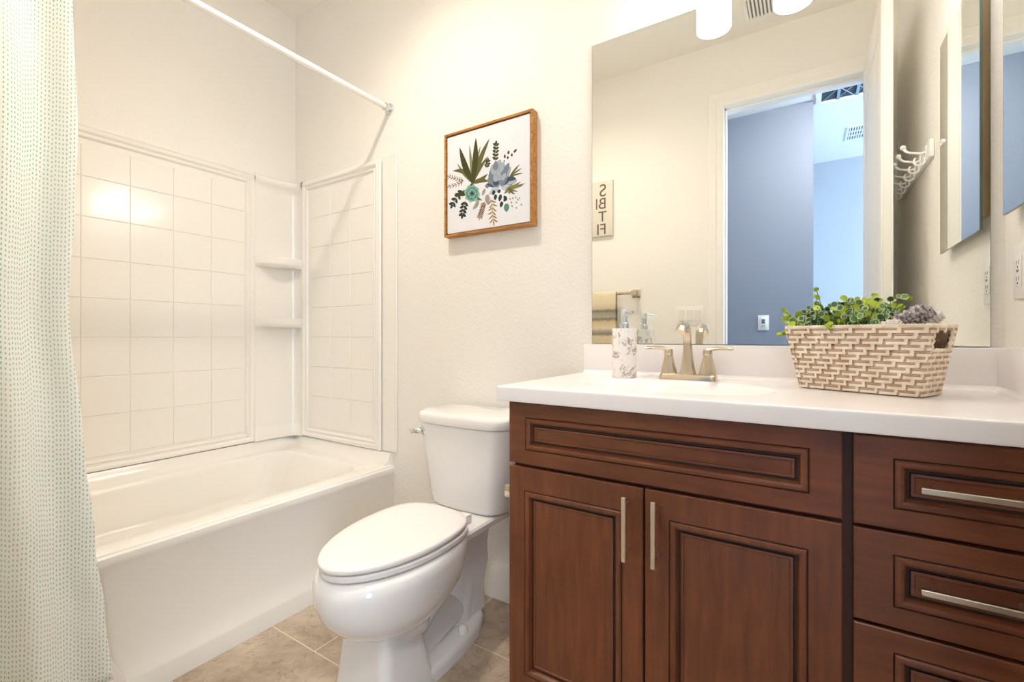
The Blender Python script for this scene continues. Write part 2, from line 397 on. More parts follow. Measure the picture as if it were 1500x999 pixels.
# thermostat on the hall wall
t = thing('wall_thermostat', 'small white wall control with a grey-blue display on the hall wall', 'thermostat', (-.28, -1.07, 1.118))
MB().box(-.318, -.243, -1.07, -1.063, 1.06, 1.176, .0025).build('plate', 'white', t)
MB().box(-.302, -.259, -1.063, -1.055, 1.082, 1.156, .002).build('control_body', 'white', t)
MB().box(-.292, -.269, -1.055, -1.0535, 1.112, 1.146, .0004).build('display', 'screen', t)
MB().box(-.29, -.271, -1.055, -1.053, 1.092, 1.098, .0006).build('button', 'grey_plastic', t)

# ------------------------------------------------------------------ bathtub
TX0, TX1, TY0, TY1 = XL+.0008, -1.584, .0008, YB-.0008
t = thing('bathtub', 'cream white alcove bathtub with a flat apron along the left wall', 'bathtub', (-1.965, .74, 0))
def inset(i3, ifr, r, zfun, n=10):
    a, b_, c, d = TX0+i3, TX1-ifr, TY0+i3, TY1-i3; pts = []
    for cx, cy, a0, q in ((b_, d, 0, .0015), (a, d, 90, r), (a, c, 180, r), (b_, c, 270, .0015)):
        for i in range(n+1):
            t_ = math.radians(a0+90*i/n); ox, oy = cx+(-q if cx == b_ else q), cy+(-q if cy == d else q)
            pts.append((ox+q*math.cos(t_), oy+q*math.sin(t_), 0))
    xm = TX1-ifr
    return [(x, y, zfun(x+ifr)) for x, y, _ in pts]
def fl(hi, lo):
    def f(x):
        k = min(1, max(0, (TX1-.0004-x)/.0011)); return lo+(hi-lo)*k
    return f
flat = lambda z: (lambda x: z)
b = MB()
def bas(x0, x1, y0, y1, r, z): return rrect(x0, x1, y0, y1, r, 10, z)
b.loft([
    inset(0, .0, .004, flat(.40)), inset(0, 0, .004, fl(.482, .424)), inset(.004, .002, .006, fl(.484, .429)), inset(.016, .005, .02, fl(.484, .431)),
    inset(.022, .008, .03, fl(.468, .431)), inset(.028, .012, .04, fl(.446, .431)), inset(.04, .02, .05, fl(.434, .431)),
    bas(TX0+.052, -1.668, .09, 1.385, .10, .4295), bas(TX0+.058, -1.674, .096, 1.379, .10, .427), bas(TX0+.064, -1.680, .104, 1.371, .095, .418),
    bas(TX0+.068, -1.683, .112, 1.362, .085, .40), bas(TX0+.084, -1.694, .16, 1.292, .075, .268), bas(TX0+.088, -1.698, .168, 1.284, .075, .254), bas(TX0+.096, -1.706, .178, 1.274, .07, .246),
    bas(TX0+.112, -1.722, .196, 1.256, .06, .242), bas(TX0+.122, -1.732, .206, 1.246, .055, .234), bas(TX0+.20, -1.80, .30, 1.16, .05, .228)], False, True)
b.build('basin', 'acrylic', t, 40)
ap = [(-1.59, .4235), (-1.5838, .4235), (-1.578, .418), (-1.577, .405), (-1.579, .392), (-1.586, .375), (-1.588, .14), (-1.582, .085), (-1.574, .066), (-1.572, .058), (-1.572, .0008), (-1.62, .0008), (-1.62, .40)]
b = MB(); b.loft([[(x, TY0, z) for x, z in ap], [(x, TY1, z) for x, z in ap]])
b.build('apron', 'acrylic', t, 28)
b = MB(); b.lathe([(.03, 0), (.03, .003), (.024, .005), (.01, .004)], (-2.0, 1.08, .2279), 24); b.build('drain', 'chrome', t)

# ------------------------------------------------------------------ tub surround
t = thing('tub_surround', 'cream moulded tub surround with square tile pattern above the bathtub', 'tub surround', (-2.3, 1.4, .486))
SZ0, SZ1 = .486, 1.824
ZR = [.541, .703, .856, 1.009, 1.162, 1.315, 1.475, 1.629, 1.752]
SX = -2.337     # face of the flat side panel
s = MB()
s.box(XL+.0008, SX, .0015, 1.252, SZ0+.0006, SZ1, .003)
YS = [.02, .136, .289, .442, .595, .748, .901, 1.054, 1.207]
for i in range(8):
    for j in range(8):
        s.box(SX-.004, SX+.0032, YS[j]+.0003, YS[j+1]-.0003, ZR[i]+.0003, ZR[i+1]-.0003, .0034, 3)
def bead(mb, plane, a0, a1, z0, z1, prof):
    """mitred frame of moulding on the side panel (plane x) or the end panel (plane y)"""
    if plane == 'x': mb.frame((SX-.0005, a0, z0), (0, 1, 0), (0, 0, 1), (1, 0, 0), a1-a0, z1-z0, prof, False, False)
    else: mb.frame((a0, EY+.0005, z0), (1, 0, 0), (0, 0, 1), (0, -1, 0), a1-a0, z1-z0, prof, False, False)
bprof = [(0, 0, 0), (0, 0, .008), (.003, .003, .013), (.009, .009, .0155), (.016, .016, .014), (.022, .022, .008), (.024, .024, .005), (.03, .03, .005), (.032, .032, .008), (.036, .036, .009), (.041, .041, .006), (.044, .044, 0)]
bead(s, 'x', .003, 1.252, SZ0+.001, SZ1-.006, bprof)
s.loft([[(SX-.001, y, SZ1-.016), (SX+.013, y, SZ1-.014), (SX+.017, y, SZ1-.004), (SX+.012, y, SZ1+.004), (XL+.001, y, SZ1+.006)] for y in (.002, 1.2525)])
s.build('side_panel', 'acrylic', t, 40, wn=True)
EY = YB-.011
s = MB()
s.box(-2.262, -1.66, EY, YB-.0008, SZ0+.0006, SZ1, .003)
XS = [-2.187, -2.027, -1.872, -1.712]
for i in range(8):
    for j in range(3):
        s.box(XS[j]+.0003, XS[j+1]-.0003, EY-.0032, EY+.004, ZR[i]+.0003, ZR[i+1]-.0003, .0034, 3)
bead(s, 'y', -2.258, -1.664, SZ0+.001, SZ1+.002, bprof)
s.tube([(-1.662, EY-.004, SZ0+.002), (-1.662, EY-.004, SZ1+.002)], .009, 12)
s.loft([[(x, EY+.001, SZ1-.016), (x, EY-.011, SZ1-.012), (x, EY-.014, SZ1-.004), (x, EY-.01, SZ1+.004), (x, YB-.001, SZ1+.006)] for x in (-2.262, -1.656)])
s.box(-1.655, -1.563, EY+.004, YB-.0008, SZ0+.0006, SZ1+.022, .002)
s.tube([(-1.563, YB-.006, SZ0+.002), (-1.563, YB-.006, SZ1+.022)], .0055, 10)
s.build('end_panel', 'acrylic', t, 40, wn=True)
# curved corner column with its two shelves
def arc(k, off=0, n=18):
    """concave quarter arc from the side wall to the end wall"""
    out = []
    cx, cy, rx, ry = -2.250, 1.248, .084-off, .219-off
    for i in range(n+1):
        a = PI-PI/2*i/n
        e = .55
        out.append((cx+rx*math.copysign(abs(math.cos(a))**e, math.cos(a)), cy+ry*abs(math.sin(a))**e))
    return out
s = MB()
zs = [(SZ0+.0006, .012), (SZ0+.03, .012), (SZ0+.045, .008), (SZ0+.06, .002), (SZ0+.07, 0), (1.755, 0), (1.775, .004), (1.79, .012), (1.80, .019), (1.815, .021), (1.828, .014), (1.832, .004)]
R = [[(x, y, z) for x, y in arc(0, o)] for z, o in zs]
R.append([(max(x-.012, XL+.001), min(y+.012, YB-.001), 1.832) for x, y in arc(0, 0)])
s.loft(R, False, False, closed=False)
cor = s.build('corner_column', 'acrylic', t, 50)
for zt in (1.417, 1.108):
    s = MB(); A = arc(0, -.002)
    front = []
    P0, P1 = V((*A[-1], 0)), V((*A[0], 0))
    for i in range(1, 14):
        f = i/14; p = P0.lerp(P1, f); bul = math.sin(PI*f)
        front.append((p.x+.032*bul, p.y-.02*bul))
    O = [(x, y) for x, y in A] + front
    c = V((sum(x for x, y in O)/len(O), sum(y for x, y in O)/len(O)))
    rings = []
    for z, k in ((zt-.062, .45), (zt-.048, .72), (zt-.040, .90), (zt-.034, .98), (zt-.028, 1.0), (zt-.006, 1.0), (zt-.001, .985), (zt, .95), (zt-.003, .90)):
        n = len(A)
        rings.append([(x if i < n else c.x+(x-c.x)*k, y if i < n else c.y+(y-c.y)*k, z) for i, (x, y) in enumerate(O)] if k > .6 else [(x if i < n else A[n-1-int((i-n)/13*(n-1))][0], y if i < n else A[n-1-int((i-n)/13*(n-1))][1], z) for i, (x, y) in enumerate(O)])
    s.loft(rings[1:], True, True)
    s.build('shelf', 'acrylic', cor, 40)

# ------------------------------------------------------------------ shower rod, curtain, liner
RX, RZ = -1.612, 2.056
t = thing('shower_rod', 'white shower curtain rod with a chrome flange across the tub', 'curtain rod', (RX, YB, RZ))
MB().tube([(RX, .012, RZ), (RX, YB-.02, RZ)], .0125, 20).build('rod', 'rod', t)
MB().lathe([(.026, .0), (.026, -.004), (.022, -.012), (.018, -.016), (.018, -.03), (.0135, -.032)], (RX, YB-.0005, RZ), 28, 'y').build('flange', 'chrome', t)
MB().lathe([(.026, .0), (.026, .004), (.022, .012), (.018, .016), (.018, .03), (.0135, .032)], (RX, .0005, RZ), 28, 'y').build('flange', 'chrome', t)
def interp(tab, z):
    tab = sorted(tab)
    if z <= tab[0][0]: return tab[0][1]
    for (a, b_), (c, d) in zip(tab, tab[1:]):
        if z <= c:
            f = (z-a)/(c-a); f = f*f*(3-2*f); return b_+(d-b_)*f
    return tab[-1][1]
EDGE = [(.10, .452), (.30, .437), (.48, .419), (.75, .399), (1.09, .377), (1.35, .389), (1.53, .397), (1.87, .390), (2.03, .39)]
def curtain(name, m, zb, zt, edge, xfun, nf, label, cat, thick):
    nu, nv = 150, 90
    me = bpy.data.meshes.new(name); bm = bmesh.new(); uvl = bm.loops.layers.uv.new('UVMap')
    G = []; U = []
    for j in range(nv+1):
        z = zb+(zt-zb)*j/nv; ye = edge(z); row = []; us = []; L_ = 0; prev = None
        for i in range(nu+1):
            f = i/nu; y = .012+(ye-.012)*f
            p = V((xfun(f, z), y, z+(.006*math.sin(f*9) if j == 0 else 0)))
            if prev: L_ += (p-prev).length
            prev = p; row.append(bm.verts.new(p)); us.append(L_)
        G.append(row); U.append((us, z))
    for j in range(nv):
        for i in range(nu):
            f = bm.faces.new([G[j][i], G[j][i+1], G[j+1][i+1], G[j+1][i]]); f.smooth = True
            for lp, (a, c) in zip(f.loops, ((j, i), (j, i+1), (j+1, i+1), (j+1, i))): lp[uvl].uv = (U[a][0][c], U[a][1])
    bm.to_mesh(me); bm.free(); me.materials.append(M[m])
    o = bpy.data.objects.new(name, me); COL.objects.link(o)
    md = o.modifiers.new('thickness', 'SOLIDIFY'); md.thickness = thick; md.offset = 0
    return tag(o, label, cat)
def cx(f, z):
    base = interp([(0, -1.532), (.5, -1.536), (1.2, -1.566), (2.05, -1.596)], z)
    amp = interp([(0, .026), (1, .021), (2.05, .018)], z)
    ph = .5*math.sin(z*1.1)
    x = base + amp*(math.sin(2*PI*(3.1*f+.10)+ph)*.75 + .35*math.sin(2*PI*(1.4*f)+2*z)) - .012*f*f
    x += .0022*math.exp(-((z-1.17)/.006)**2) + .0016*math.exp(-((z-.76)/.006)**2)
    return max(x, -1.562) if z < .5 else x
curtain('shower_curtain', 'curtain', .118, 2.0432, lambda z: interp(EDGE, z), cx, 3, 'white shower curtain printed with small mint green drops at the left', 'shower curtain', .0012)
curtain('curtain_liner', 'liner', .055, 2.0, lambda z: interp([(.05, .495), (.2, .449), (.5, .39), (1, .35), (2, .35)], z),
        lambda f, z: (interp([(0, -1.5665), (.44, -1.568), (.7, -1.628), (2.05, -1.632)], z) + (.0 if z < .5 else .004*math.sin(f*14))), 3,
        'plain white liner whose lower corner shows below the mint printed curtain', 'curtain liner', .0008)

# ------------------------------------------------------------------ toilet
TC = -1.03
t = thing('toilet', 'white two-piece toilet with closed lid between the bathtub and the vanity', 'toilet', (TC, 1.1, 0))
def egg(y0, y1, hw, z, n=48, back=.5, pw=2.0, cx_=TC, pb=2.6):
    """egg outline: y0 the front tip, widest at fraction back from the rear"""
    ym = y0+(y1-y0)*(1-back); out = []
    for i in range(n):
        a = 2*PI*i/n; c, s_ = math.cos(a), math.sin(a)
        p = pw if s_ < 0 else pb
        x = hw*math.copysign(abs(c)**(2/p), c)
        yy = (ym-y0 if s_ < 0 else y1-ym)*math.copysign(abs(s_)**(2/p), s_)
        out.append((cx_+x+.055*(1.15-ym-yy), ym+yy, z))
    return out
b = MB()
b.loft([egg(.86, 1.06, .088, .16), egg(.838, 1.07, .094, .19), egg(.80, 1.10, .118, .215), egg(.755, 1.14, .145, .245), egg(.722, 1.17, .165, .285), egg(.706, 1.19, .173, .33),
        egg(.705, 1.20, .175, .365), egg(.712, 1.205, .172, .388), egg(.724, 1.205, .165, .397), egg(.745, 1.19, .150, .399)])
# blocky front pedestal
def prr(y0, y1, hw, z, r): return rrect(TC-hw, TC+hw, y0, y1, r, 6, z)
b.loft([prr(.826, 1.035, .118, .0, .035), prr(.826, 1.035, .118, .006, .035), prr(.832, 1.02, .110, .05, .034), prr(.838, 1.0, .099, .14, .032), prr(.846, .99, .09, .23, .03)])
# foot plate
def foot(z, g):
    L_ = [(-.916, 1.0), (-.916, 1.07), (-.921, 1.16), (-.934, 1.25), (-.96, 1.315), (-1.0, 1.355), (-1.03, 1.362)]
    R_ = [(2*TC-x, y) for x, y in L_[::-1]][1:]
    pl = L_+R_
    return [(TC+(x-TC)*(1-g*8), 1.15+(y-1.15)*(1-g*4.5) if y > 1.02 else y, z) for x, y in pl]
b.loft([foot(0, 0), foot(.026, 0), foot(.036, .004), foot(.041, .012), foot(.042, .02)])
# trapway and rear support
b.tube([(TC, 1.0, .12), (TC, 1.06, .15), (TC, 1.11, .19), (TC, 1.15, .235), (TC, 1.20, .265), (TC, 1.25, .255), (TC, 1.275, .20), (TC, 1.27, .13), (TC, 1.25, .07), (TC, 1.24, .03)],
       [.055, .055, .054, .053, .052, .052, .051, .052, .055, .056], 20)
b.tube([(TC, 1.03, .035), (TC, 1.09, .06), (TC, 1.16, .085), (TC, 1.23, .08)], [.052, .056, .056, .05], 18)
b.loft([prr(1.22, 1.37, .052, .04, .03), prr(1.235, 1.37, .046, .12, .03), prr(1.225, 1.385, .054, .2, .03), prr(1.225, 1.39, .046, .26, .03), prr(1.21, 1.40, .052, .33, .03), prr(1.17, 1.42, .085, .362, .035), prr(1.10, 1.44, .135, .372, .04), prr(1.10, 1.445, .14, .392, .04), prr(1.105, 1.44, .135, .399, .04)])
b.build('bowl', 'ceramic', t, 45)
s = MB(); se = lambda o, z: egg(.716-o, 1.19, .163+o, z, 64, .40, 1.9, TC, 3.0)
s.loft([se(-.034, .399), se(-.030, .4045), se(-.001, .4055), se(0, .408), se(0, .4175), se(-.002, .4195), se(-.006, .4202)])
s.build('seat', 'plastic', t, 40)
s = MB(); le = lambda o, z: egg(.710-o, 1.185+o*.5, .161+o, z, 64, .40, 1.9, TC, 3.0)
s.loft([le(-.034, .4203), le(-.030, .4255), le(-.002, .4265), le(0, .429), le(0, .436), le(-.002, .4395), le(-.006, .4415), le(-.03, .4425), le(-.08, .443)])
s.build('seat_lid', 'plastic', t, 40)
for dx in (-.075, .075): MB().box(TC+dx-.022, TC+dx+.022, 1.175, 1.215, .3995, .428, .006).build('hinge', 'plastic', t, 40)
# tank
def tk(hw, y0, z, r=.055, bow=.018, y1=1.462):
    out = []
    for x, y, _ in rrect(TC-hw, TC+hw, y0, y1, r, 10, z):
        k = max(0, (y1-y)/(y1-y0)); out.append((x, y-bow*k*(1-((x-TC)/hw)**2), z))
    return out
def dense(ring, m=6):
    out = []
    for i in range(len(ring)):
        a, b_ = V(ring[i]), V(ring[(i+1) % len(ring)])
        out.append(a)
        if (b_-a).length > .05:
            for k in range(1, m): out.append(a.lerp(b_, k/m))
    return out
def tkd(hw, y0, z, r=.055, bow=.018, y1=1.462):
    base = dense(rrect(TC-hw, TC+hw, y0, y1, r, 10, z))
    return [(p.x, p.y-bow*max(0, (y1-p.y)/(y1-y0))*(1-((p.x-TC)/hw)**2), z) for p in base]
b = MB()
b.loft([tkd(.14, 1.30, .3995, .05), tkd(.155, 1.285, .402, .05), tkd(.166, 1.278, .412), tkd(.170, 1.275, .43), tkd(.184, 1.265, .55), tkd(.194, 1.257, .66), tkd(.198, 1.254, .698)])
b.build('tank', 'ceramic', t, 40)
b = MB()
b.loft([tkd(.197, 1.256, .6995), tkd(.201, 1.247, .701), tkd(.203, 1.245, .706), tkd(.203, 1.245, .727), tkd(.201, 1.248, .734), tkd(.198, 1.252, .7385), tkd(.18, 1.27, .741), tkd(.10, 1.33, .742, .04, .01)])
b.build('tank_lid', 'ceramic', t, 40)
s = MB()
s.lathe([(.0155, 0), (.0155, -.006), (.012, -.009), (.008, -.011)], (TC-.160, 1.2555, .668), 20, 'y')
lev = s.build('flush_lever', 'chrome', t, 40)
MB().tube([(TC-.160, 1.244, .668), (TC-.166, 1.236, .668), (TC-.18, 1.232, .668), (TC-.196, 1.231, .6675), (TC-.205, 1.232, .667)], [(.006, .006), (.009, .006), (.009, .005), (.0105, .005), (.006, .003)], 12).build('handle', 'chrome', lev, 50)
for dx in (.078, -.078):
    MB().lathe([(.0165, 0), (.0165, .007), (.0148, .016), (.010, .022), (.003, .0245)], (TC+dx, 1.19, .0415), 18).build('bolt_cap', 'plastic', t, 50)

# ------------------------------------------------------------------ vanity cabinet
CY = .985     # front plane of doors and drawers
t = thing('vanity_cabinet', 'dark brown stained vanity cabinet with two doors and a drawer stack', 'cabinet', (-.13, 1.2, 0))
c = MB()
c.box(-.632, -.614, CY+.0195, YB-.015, .0005, .851); c.box(.358, .376, CY+.0195, YB-.015, .0005, .851)
c.box(-.614, .358, YB-.027, YB-.015, .1, .851); c.box(-.614, .358, CY+.0195, YB-.027, .1, .116); c.box(-.614, .358, CY+.07, CY+.082, .0005, .1)
c.box(.052, .068, CY+.0395, YB-.027, .116, .80)
c.build('carcass', 'wood_v', t, 0)
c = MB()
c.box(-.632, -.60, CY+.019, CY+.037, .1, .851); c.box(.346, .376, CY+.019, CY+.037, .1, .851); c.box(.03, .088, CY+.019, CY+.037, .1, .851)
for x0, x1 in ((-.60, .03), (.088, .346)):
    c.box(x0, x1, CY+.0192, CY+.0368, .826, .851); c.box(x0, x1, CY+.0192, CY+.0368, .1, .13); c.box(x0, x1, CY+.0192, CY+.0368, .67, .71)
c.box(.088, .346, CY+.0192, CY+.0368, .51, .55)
c.build('face_frame', mat('shaded_face_frame', '#4a2a1a', .45), t, 0)  # stain darkened to put the shade of the recess into its colour
def front(name, x0, x1, z0, z1, iu, iv, m):
    w, h = x1-x0, z1-z0
    pr = [(0, 0, -.018), (0, 0, -.002), (.002, .002, 0), (iu-.001, iv-.001, 0), (iu, iv, -.0018), (iu+.0015, iv+.0015, .0005), (iu+.004, iv+.004, .003), (iu+.009, iv+.009, .0035), (iu+.013, iv+.013, .0015),
          (iu+.0155, iv+.0155, -.004), (iu+.017, iv+.017, -.009), (iu+.021, iv+.021, -.009), (iu+.0225, iv+.0225, -.0065), (iu+.027, iv+.027, -.0055), (iu+.0285, iv+.0285, -.0075), (iu+.03, iv+.03, -.0075)]
    mb = MB().frame((x0, CY, z0), (1, 0, 0), (0, 0, 1), (0, -1, 0), w, h, pr)
    mb.bm.faces.ensure_lookup_table()
    for i in (4, 10, 11):          # dark glaze wiped into the moulding grooves
        for k in range(4): mb.bm.faces[i*4+k].material_index = 1
    return mb.build(name, [m, 'glaze'], t, 25)
front('false_front', -.639, .0525, .6945, .848, .049, .0365, 'wood_h')
def pull(parent, p0, p1):
    p0, p1 = V(p0), V(p1); h = MB(); d = (p1-p0).normalized(); sx = V((1, 0, 0)) if abs(d.z) > .5 else V((0, 0, 1)); n = V((0, -1, 0))
    w, th = .0049, .0048
    def ring(p, k): return [p+sx*a*w*k+n*b_*th*k for a, b_ in ((-1, -.75), (-.75, -1), (.75, -1), (1, -.75), (1, .75), (.75, 1), (-.75, 1), (-1, .75))]
    h.loft([ring(p0, .85), ring(p0+d*.001, 1), ring(p1-d*.001, 1), ring(p1, .85)])
    o = h.build('handle', 'steel', parent, 30)
    for f in (.14, .86):
        q = p0.lerp(p1, f); MB().tube([q-n*.003, (q.x, CY-.001 if True else 0, q.z)], .0042, 12).build('post', 'steel', o, 40)
    return o
d1 = front('door', -.639, -.297, .112, .6865, .046, .058, 'wood_v'); d2 = front('door', -.2925, .0525, .112, .6865, .051, .057, 'wood_v')
HY = CY-.030
pull(d1, (-.3285, HY, .533), (-.3285, HY, .671)); pull(d2, (-.2665, HY, .535), (-.2665, HY, .673))
for z0, z1, hz in ((.6925, .8455, .7715), (.5295, .686, .613), (.112, .5235, .318)):
    d = front('drawer', .068, .3725, z0, z1, .0535, .0355, 'wood_h')
    # post lands on the recessed panel
    h = pull(d, (.151, HY, hz), (.289, HY, hz))
# ------------------------------------------------------------------ countertop with moulded sink
KX0, KX1, KY0, KY1, KZ0, KZ1 = -.661, .3772, .960, YB-.0008, .852, .889
t = thing('vanity_countertop', 'white vanity countertop with moulded oval sink and backsplash', 'countertop', (-.14, 1.2, KZ0))
ex, ey, er, es = -.287, 1.198, .222, .155
NA = 120
ang = [2*PI*i/NA for i in range(NA)]
def rect_ring(x0, x1, y0, y1, z):
    out = []
    for a in ang:
        dx, dy = math.cos(a)*er/es, math.sin(a)
        k = min(((x1-ex)/dx if dx > 1e-9 else 1e9) if dx > 0 else ((x0-ex)/dx if dx < -1e-9 else 1e9), ((y1-ey)/dy if dy > 1e-9 else 1e9) if dy > 0 else ((y0-ey)/dy if dy < -1e-9 else 1e9))
        out.append([ex+dx*k, ey+dy*k, z])
    for qx in (x0, x1):
        for qy in (y0, y1):
            i = min(range(NA), key=lambda i: (out[i][0]-qx)**2+(out[i][1]-qy)**2); out[i][0] = qx; out[i][1] = qy
    return out
def ell(k, z, dy=0): return [(ex+er*k*math.cos(a), ey+dy+es*k*math.sin(a), z) for a in ang]
b = MB()
b.loft([ell(1.10, KZ0+.001), rect_ring(KX0+.03, KX1-.02, KY0+.03, KY1-.02, KZ0+.001), rect_ring(KX0+.002, KX1, KY0+.002, KY1, KZ0), rect_ring(KX0, KX1, KY0, KY1, KZ0+.003), rect_ring(KX0, KX1, KY0, KY1, KZ1-.006), rect_ring(KX0+.0015, KX1, KY0+.0015, KY1, KZ1-.002), rect_ring(KX0+.005, KX1, KY0+.005, KY1, KZ1),
        ell(1.07, KZ1), ell(1.03, KZ1-.0008), ell(1.0, KZ1-.004), ell(.97, KZ1-.011), ell(.92, KZ1-.03), ell(.82, KZ1-.07), ell(.66, KZ1-.105), ell(.45, KZ1-.125), ell(.2, KZ1-.132), ell(.1, KZ1-.133)], False, True)
b.build('slab', 'counter', t, 35, wn=True)
b = MB(); b.box(-.643, .3772, 1.4605, YB-.0006, KZ1, .9875, .003)
b.loft([[(x, 1.4615, KZ1-.0005), (x, 1.4475, KZ1+.0002), (x, 1.4545, KZ1+.003), (x, 1.459, KZ1+.007), (x, 1.4612, KZ1+.014)] for x in (-.641, .376)])
b.build('backsplash', 'counter', t, 35)
b = MB(); b.box(.3605, .3774, .966, 1.4606, KZ1, .9875, .003)
b.loft([[(.3615, y, KZ1-.0005), (.3475, y, KZ1+.0002), (.3545, y, KZ1+.003), (.359, y, KZ1+.007), (.3612, y, KZ1+.014)] for y in (.968, 1.461)])
b.build('side_splash', 'counter', t, 35)
MB().lathe([(.021, 0), (.021, .003), (.017, .0045), (.005, .005)], (ex, ey, KZ1-.1328), 24).build('drain', 'chrome', t)

# ------------------------------------------------------------------ faucet
FX, FY = -.289, 1.392
t = thing('faucet', 'brushed nickel two-handle faucet behind the sink', 'faucet', (FX, FY, KZ1))
b = MB(); b.loft([rrect(FX-w, FX+w, FY-d, FY+d, r, 6, KZ1+z) for w, d, r, z in ((.079, .027, .014, .0002), (.0785, .0265, .014, .004), (.0765, .0245, .014, .013), (.074, .022, .013, .0165), (.07, .018, .012, .0175))])
b.build('base_plate', 'nickel', t, 35)
P = []; RR = []
for k in range(9):
    f = k/8; P.append((FX, FY-.006*f*f, KZ1+.017+.095*f)); RR.append((.0215-.0115*f**.6, .0235-.0125*f**.6))
for k in range(1, 11):
    a = PI*.80*k/10; P.append((FX, FY-.006-.049*(1-math.cos(a)), KZ1+.108+.047*math.sin(a))); RR.append((.0105+.001*k/10, .0122+.0014*k/10))
RR = [(a, c) for a, c in RR]
b = MB(); b.tube(P, RR, 8, up=(0, -1, 0)); b.build('spout', 'nickel', t, 25)
for s_ in (-1, 1):
    hx = FX+s_*.0535
    b = MB(); b.lathe([(.0235, .0174), (.0232, .02), (.019, .038), (.0145, .058), (.0122, .069)], (hx, FY, KZ1), 8); hb = b.build('handle', 'nickel', t, 20)
    b = MB()
    b.lathe([(.0115, .0692), (.0128, .071), (.0125, .081), (.011, .0865), (.006, .089)], (hx, FY, KZ1), 12)
    b.tube([(hx-s_*.004, FY, KZ1+.083), (hx+s_*.012, FY-.001, KZ1+.0885), (hx+s_*.03, FY-.002, KZ1+.091), (hx+s_*.05, FY-.003, KZ1+.0905), (hx+s_*.066, FY-.004, KZ1+.0895)],
           [(.0065, .0105), (.006, .0105), (.0052, .0098), (.0048, .0092), (.0044, .0088)], 12, up=(0, 0, 1))
    b.build('lever', 'nickel', hb, 40)

# ------------------------------------------------------------------ soap dispenser
SX_, SY_ = -.470, 1.372
t = thing('soap_dispenser', 'white ceramic soap dispenser with brown splatter and a chrome pump', 'soap dispenser', (SX_, SY_, KZ1))
MB().lathe([(.035, .0002), (.0365, .002), (.0365, .146), (.0355, .1485), (.02, .149), (.012, .149)], (SX_, SY_, KZ1), 40).build('bottle', 'splatter', t, 40)
b = MB(); b.lathe([(.0135, .1492), (.0135, .163), (.012, .165), (.0095, .166), (.0095, .183), (.0108, .1835), (.0108, .203), (.0095, .2055), (.003, .206)], (SX_, SY_, KZ1), 28)
pm = b.build('pump', 'chrome', t, 35)
MB().tube([(SX_+.004, SY_-.002, KZ1+.198), (SX_+.018, SY_-.012, KZ1+.1985), (SX_+.034, SY_-.024, KZ1+.196)], [.0042, .0036, .003], 10).build('nozzle', 'chrome', pm, 40)

# ------------------------------------------------------------------ vanity mirror
def bevel_mirror(name, label, o, u, v, n, w, h, bw, bd, th, back=None):
    t = thing(name, label, 'mirror', V(o)+V(u)*w/2)
    MB().frame(o, u, v, n, w, h, [(0, 0, th), (bw, bw, th-bd)], True, True).build('glass', 'mirror', t, 0)
    MB().frame(o, u, v, n, w, h, [(-.0002, -.0002, 0), (-.0002, -.0002, th), (.0004, .0004, th+.0001)], False, False).build('edge', 'mirror_edge', t, 0)
    return t
bevel_mirror('vanity_mirror', 'large frameless mirror with faceted glass edge above the vanity backsplash', (-.618, YB-.0003, .9895), (1, 0, 0), (0, 0, 1), (0, -1, 0), .971, 1.0145, .020, .0006, .0063)
tm = bevel_mirror('wall_mirror', 'narrow frameless mirror panel standing off the right wall above the outlet', (.3585, 1.001, 1.272), (0, 1, 0), (0, 0, 1), (-1, 0, 0), .393, .649, .018, .0006, .0055)
MB().box(.3586, XR-.0003, 1.03, 1.365, 1.31, 1.885, .001).build('backing_board', 'backing', tm, 0)

# ------------------------------------------------------------------ vanity light
t = thing('vanity_light', 'three-lamp vanity light with glowing cylinder shades above the mirror', 'light fixture', (-.034, YB, 2.16))
MB().box(-.30, .235, YB-.022, YB-.0004, 2.09, 2.2, .004).build('back_plate', 'nickel', t)
for x in (-.250, -.034, .182):
    b = MB(); b.tube([(x, YB-.021, 2.145), (x, 1.40, 2.15), (x, 1.368, 2.165), (x, 1.362, 2.19)], .008, 12); ar = b.build('arm', 'nickel', t, 40)
    MB().lathe([(.034, 2.155), (.036, 2.16), (.036, 2.178), (.02, 2.19), (.012, 2.2)], (x, 1.362, 0), 28).build('socket_cap', 'nickel', ar, 40)
    MB().lathe([(.047, 1.992), (.0505, 1.993), (.0505, 2.153), (.047, 2.1545), (.02, 2.1545)], (x, 1.362, 0), 36).build('shade', 'shade', t, 40)
# ceiling downlight over the toilet
LCX, LCY = -1.15, .80
t = thing('ceiling_downlight', 'round recessed ceiling downlight above the toilet', 'light fixture', (LCX, LCY, ZC))
MB().lathe([(.085, 0), (.085, -.003), (.078, -.006), (.066, -.004), (.066, 0)], (LCX, LCY, ZC-.0002), 40, cap0=False, cap1=False).build('trim_ring', 'white', t, 40)
MB().lathe([(.066, -.002), (.066, -.0035), (.03, -.004)], (LCX, LCY, ZC-.0002), 40).build('lens', 'lens', t, 40)

sd = bpy.data.lights.new('downlight_beam', 'SPOT'); sd.energy = CEIL_W; sd.color = (1.0, .89, .75); sd.spot_size = math.radians(150); sd.spot_blend = 1.0; sd.shadow_soft_size = .055
so = bpy.data.objects.new('downlight_beam', sd); COL.objects.link(so); so.parent = t; so.location = (0, 0, -.012)
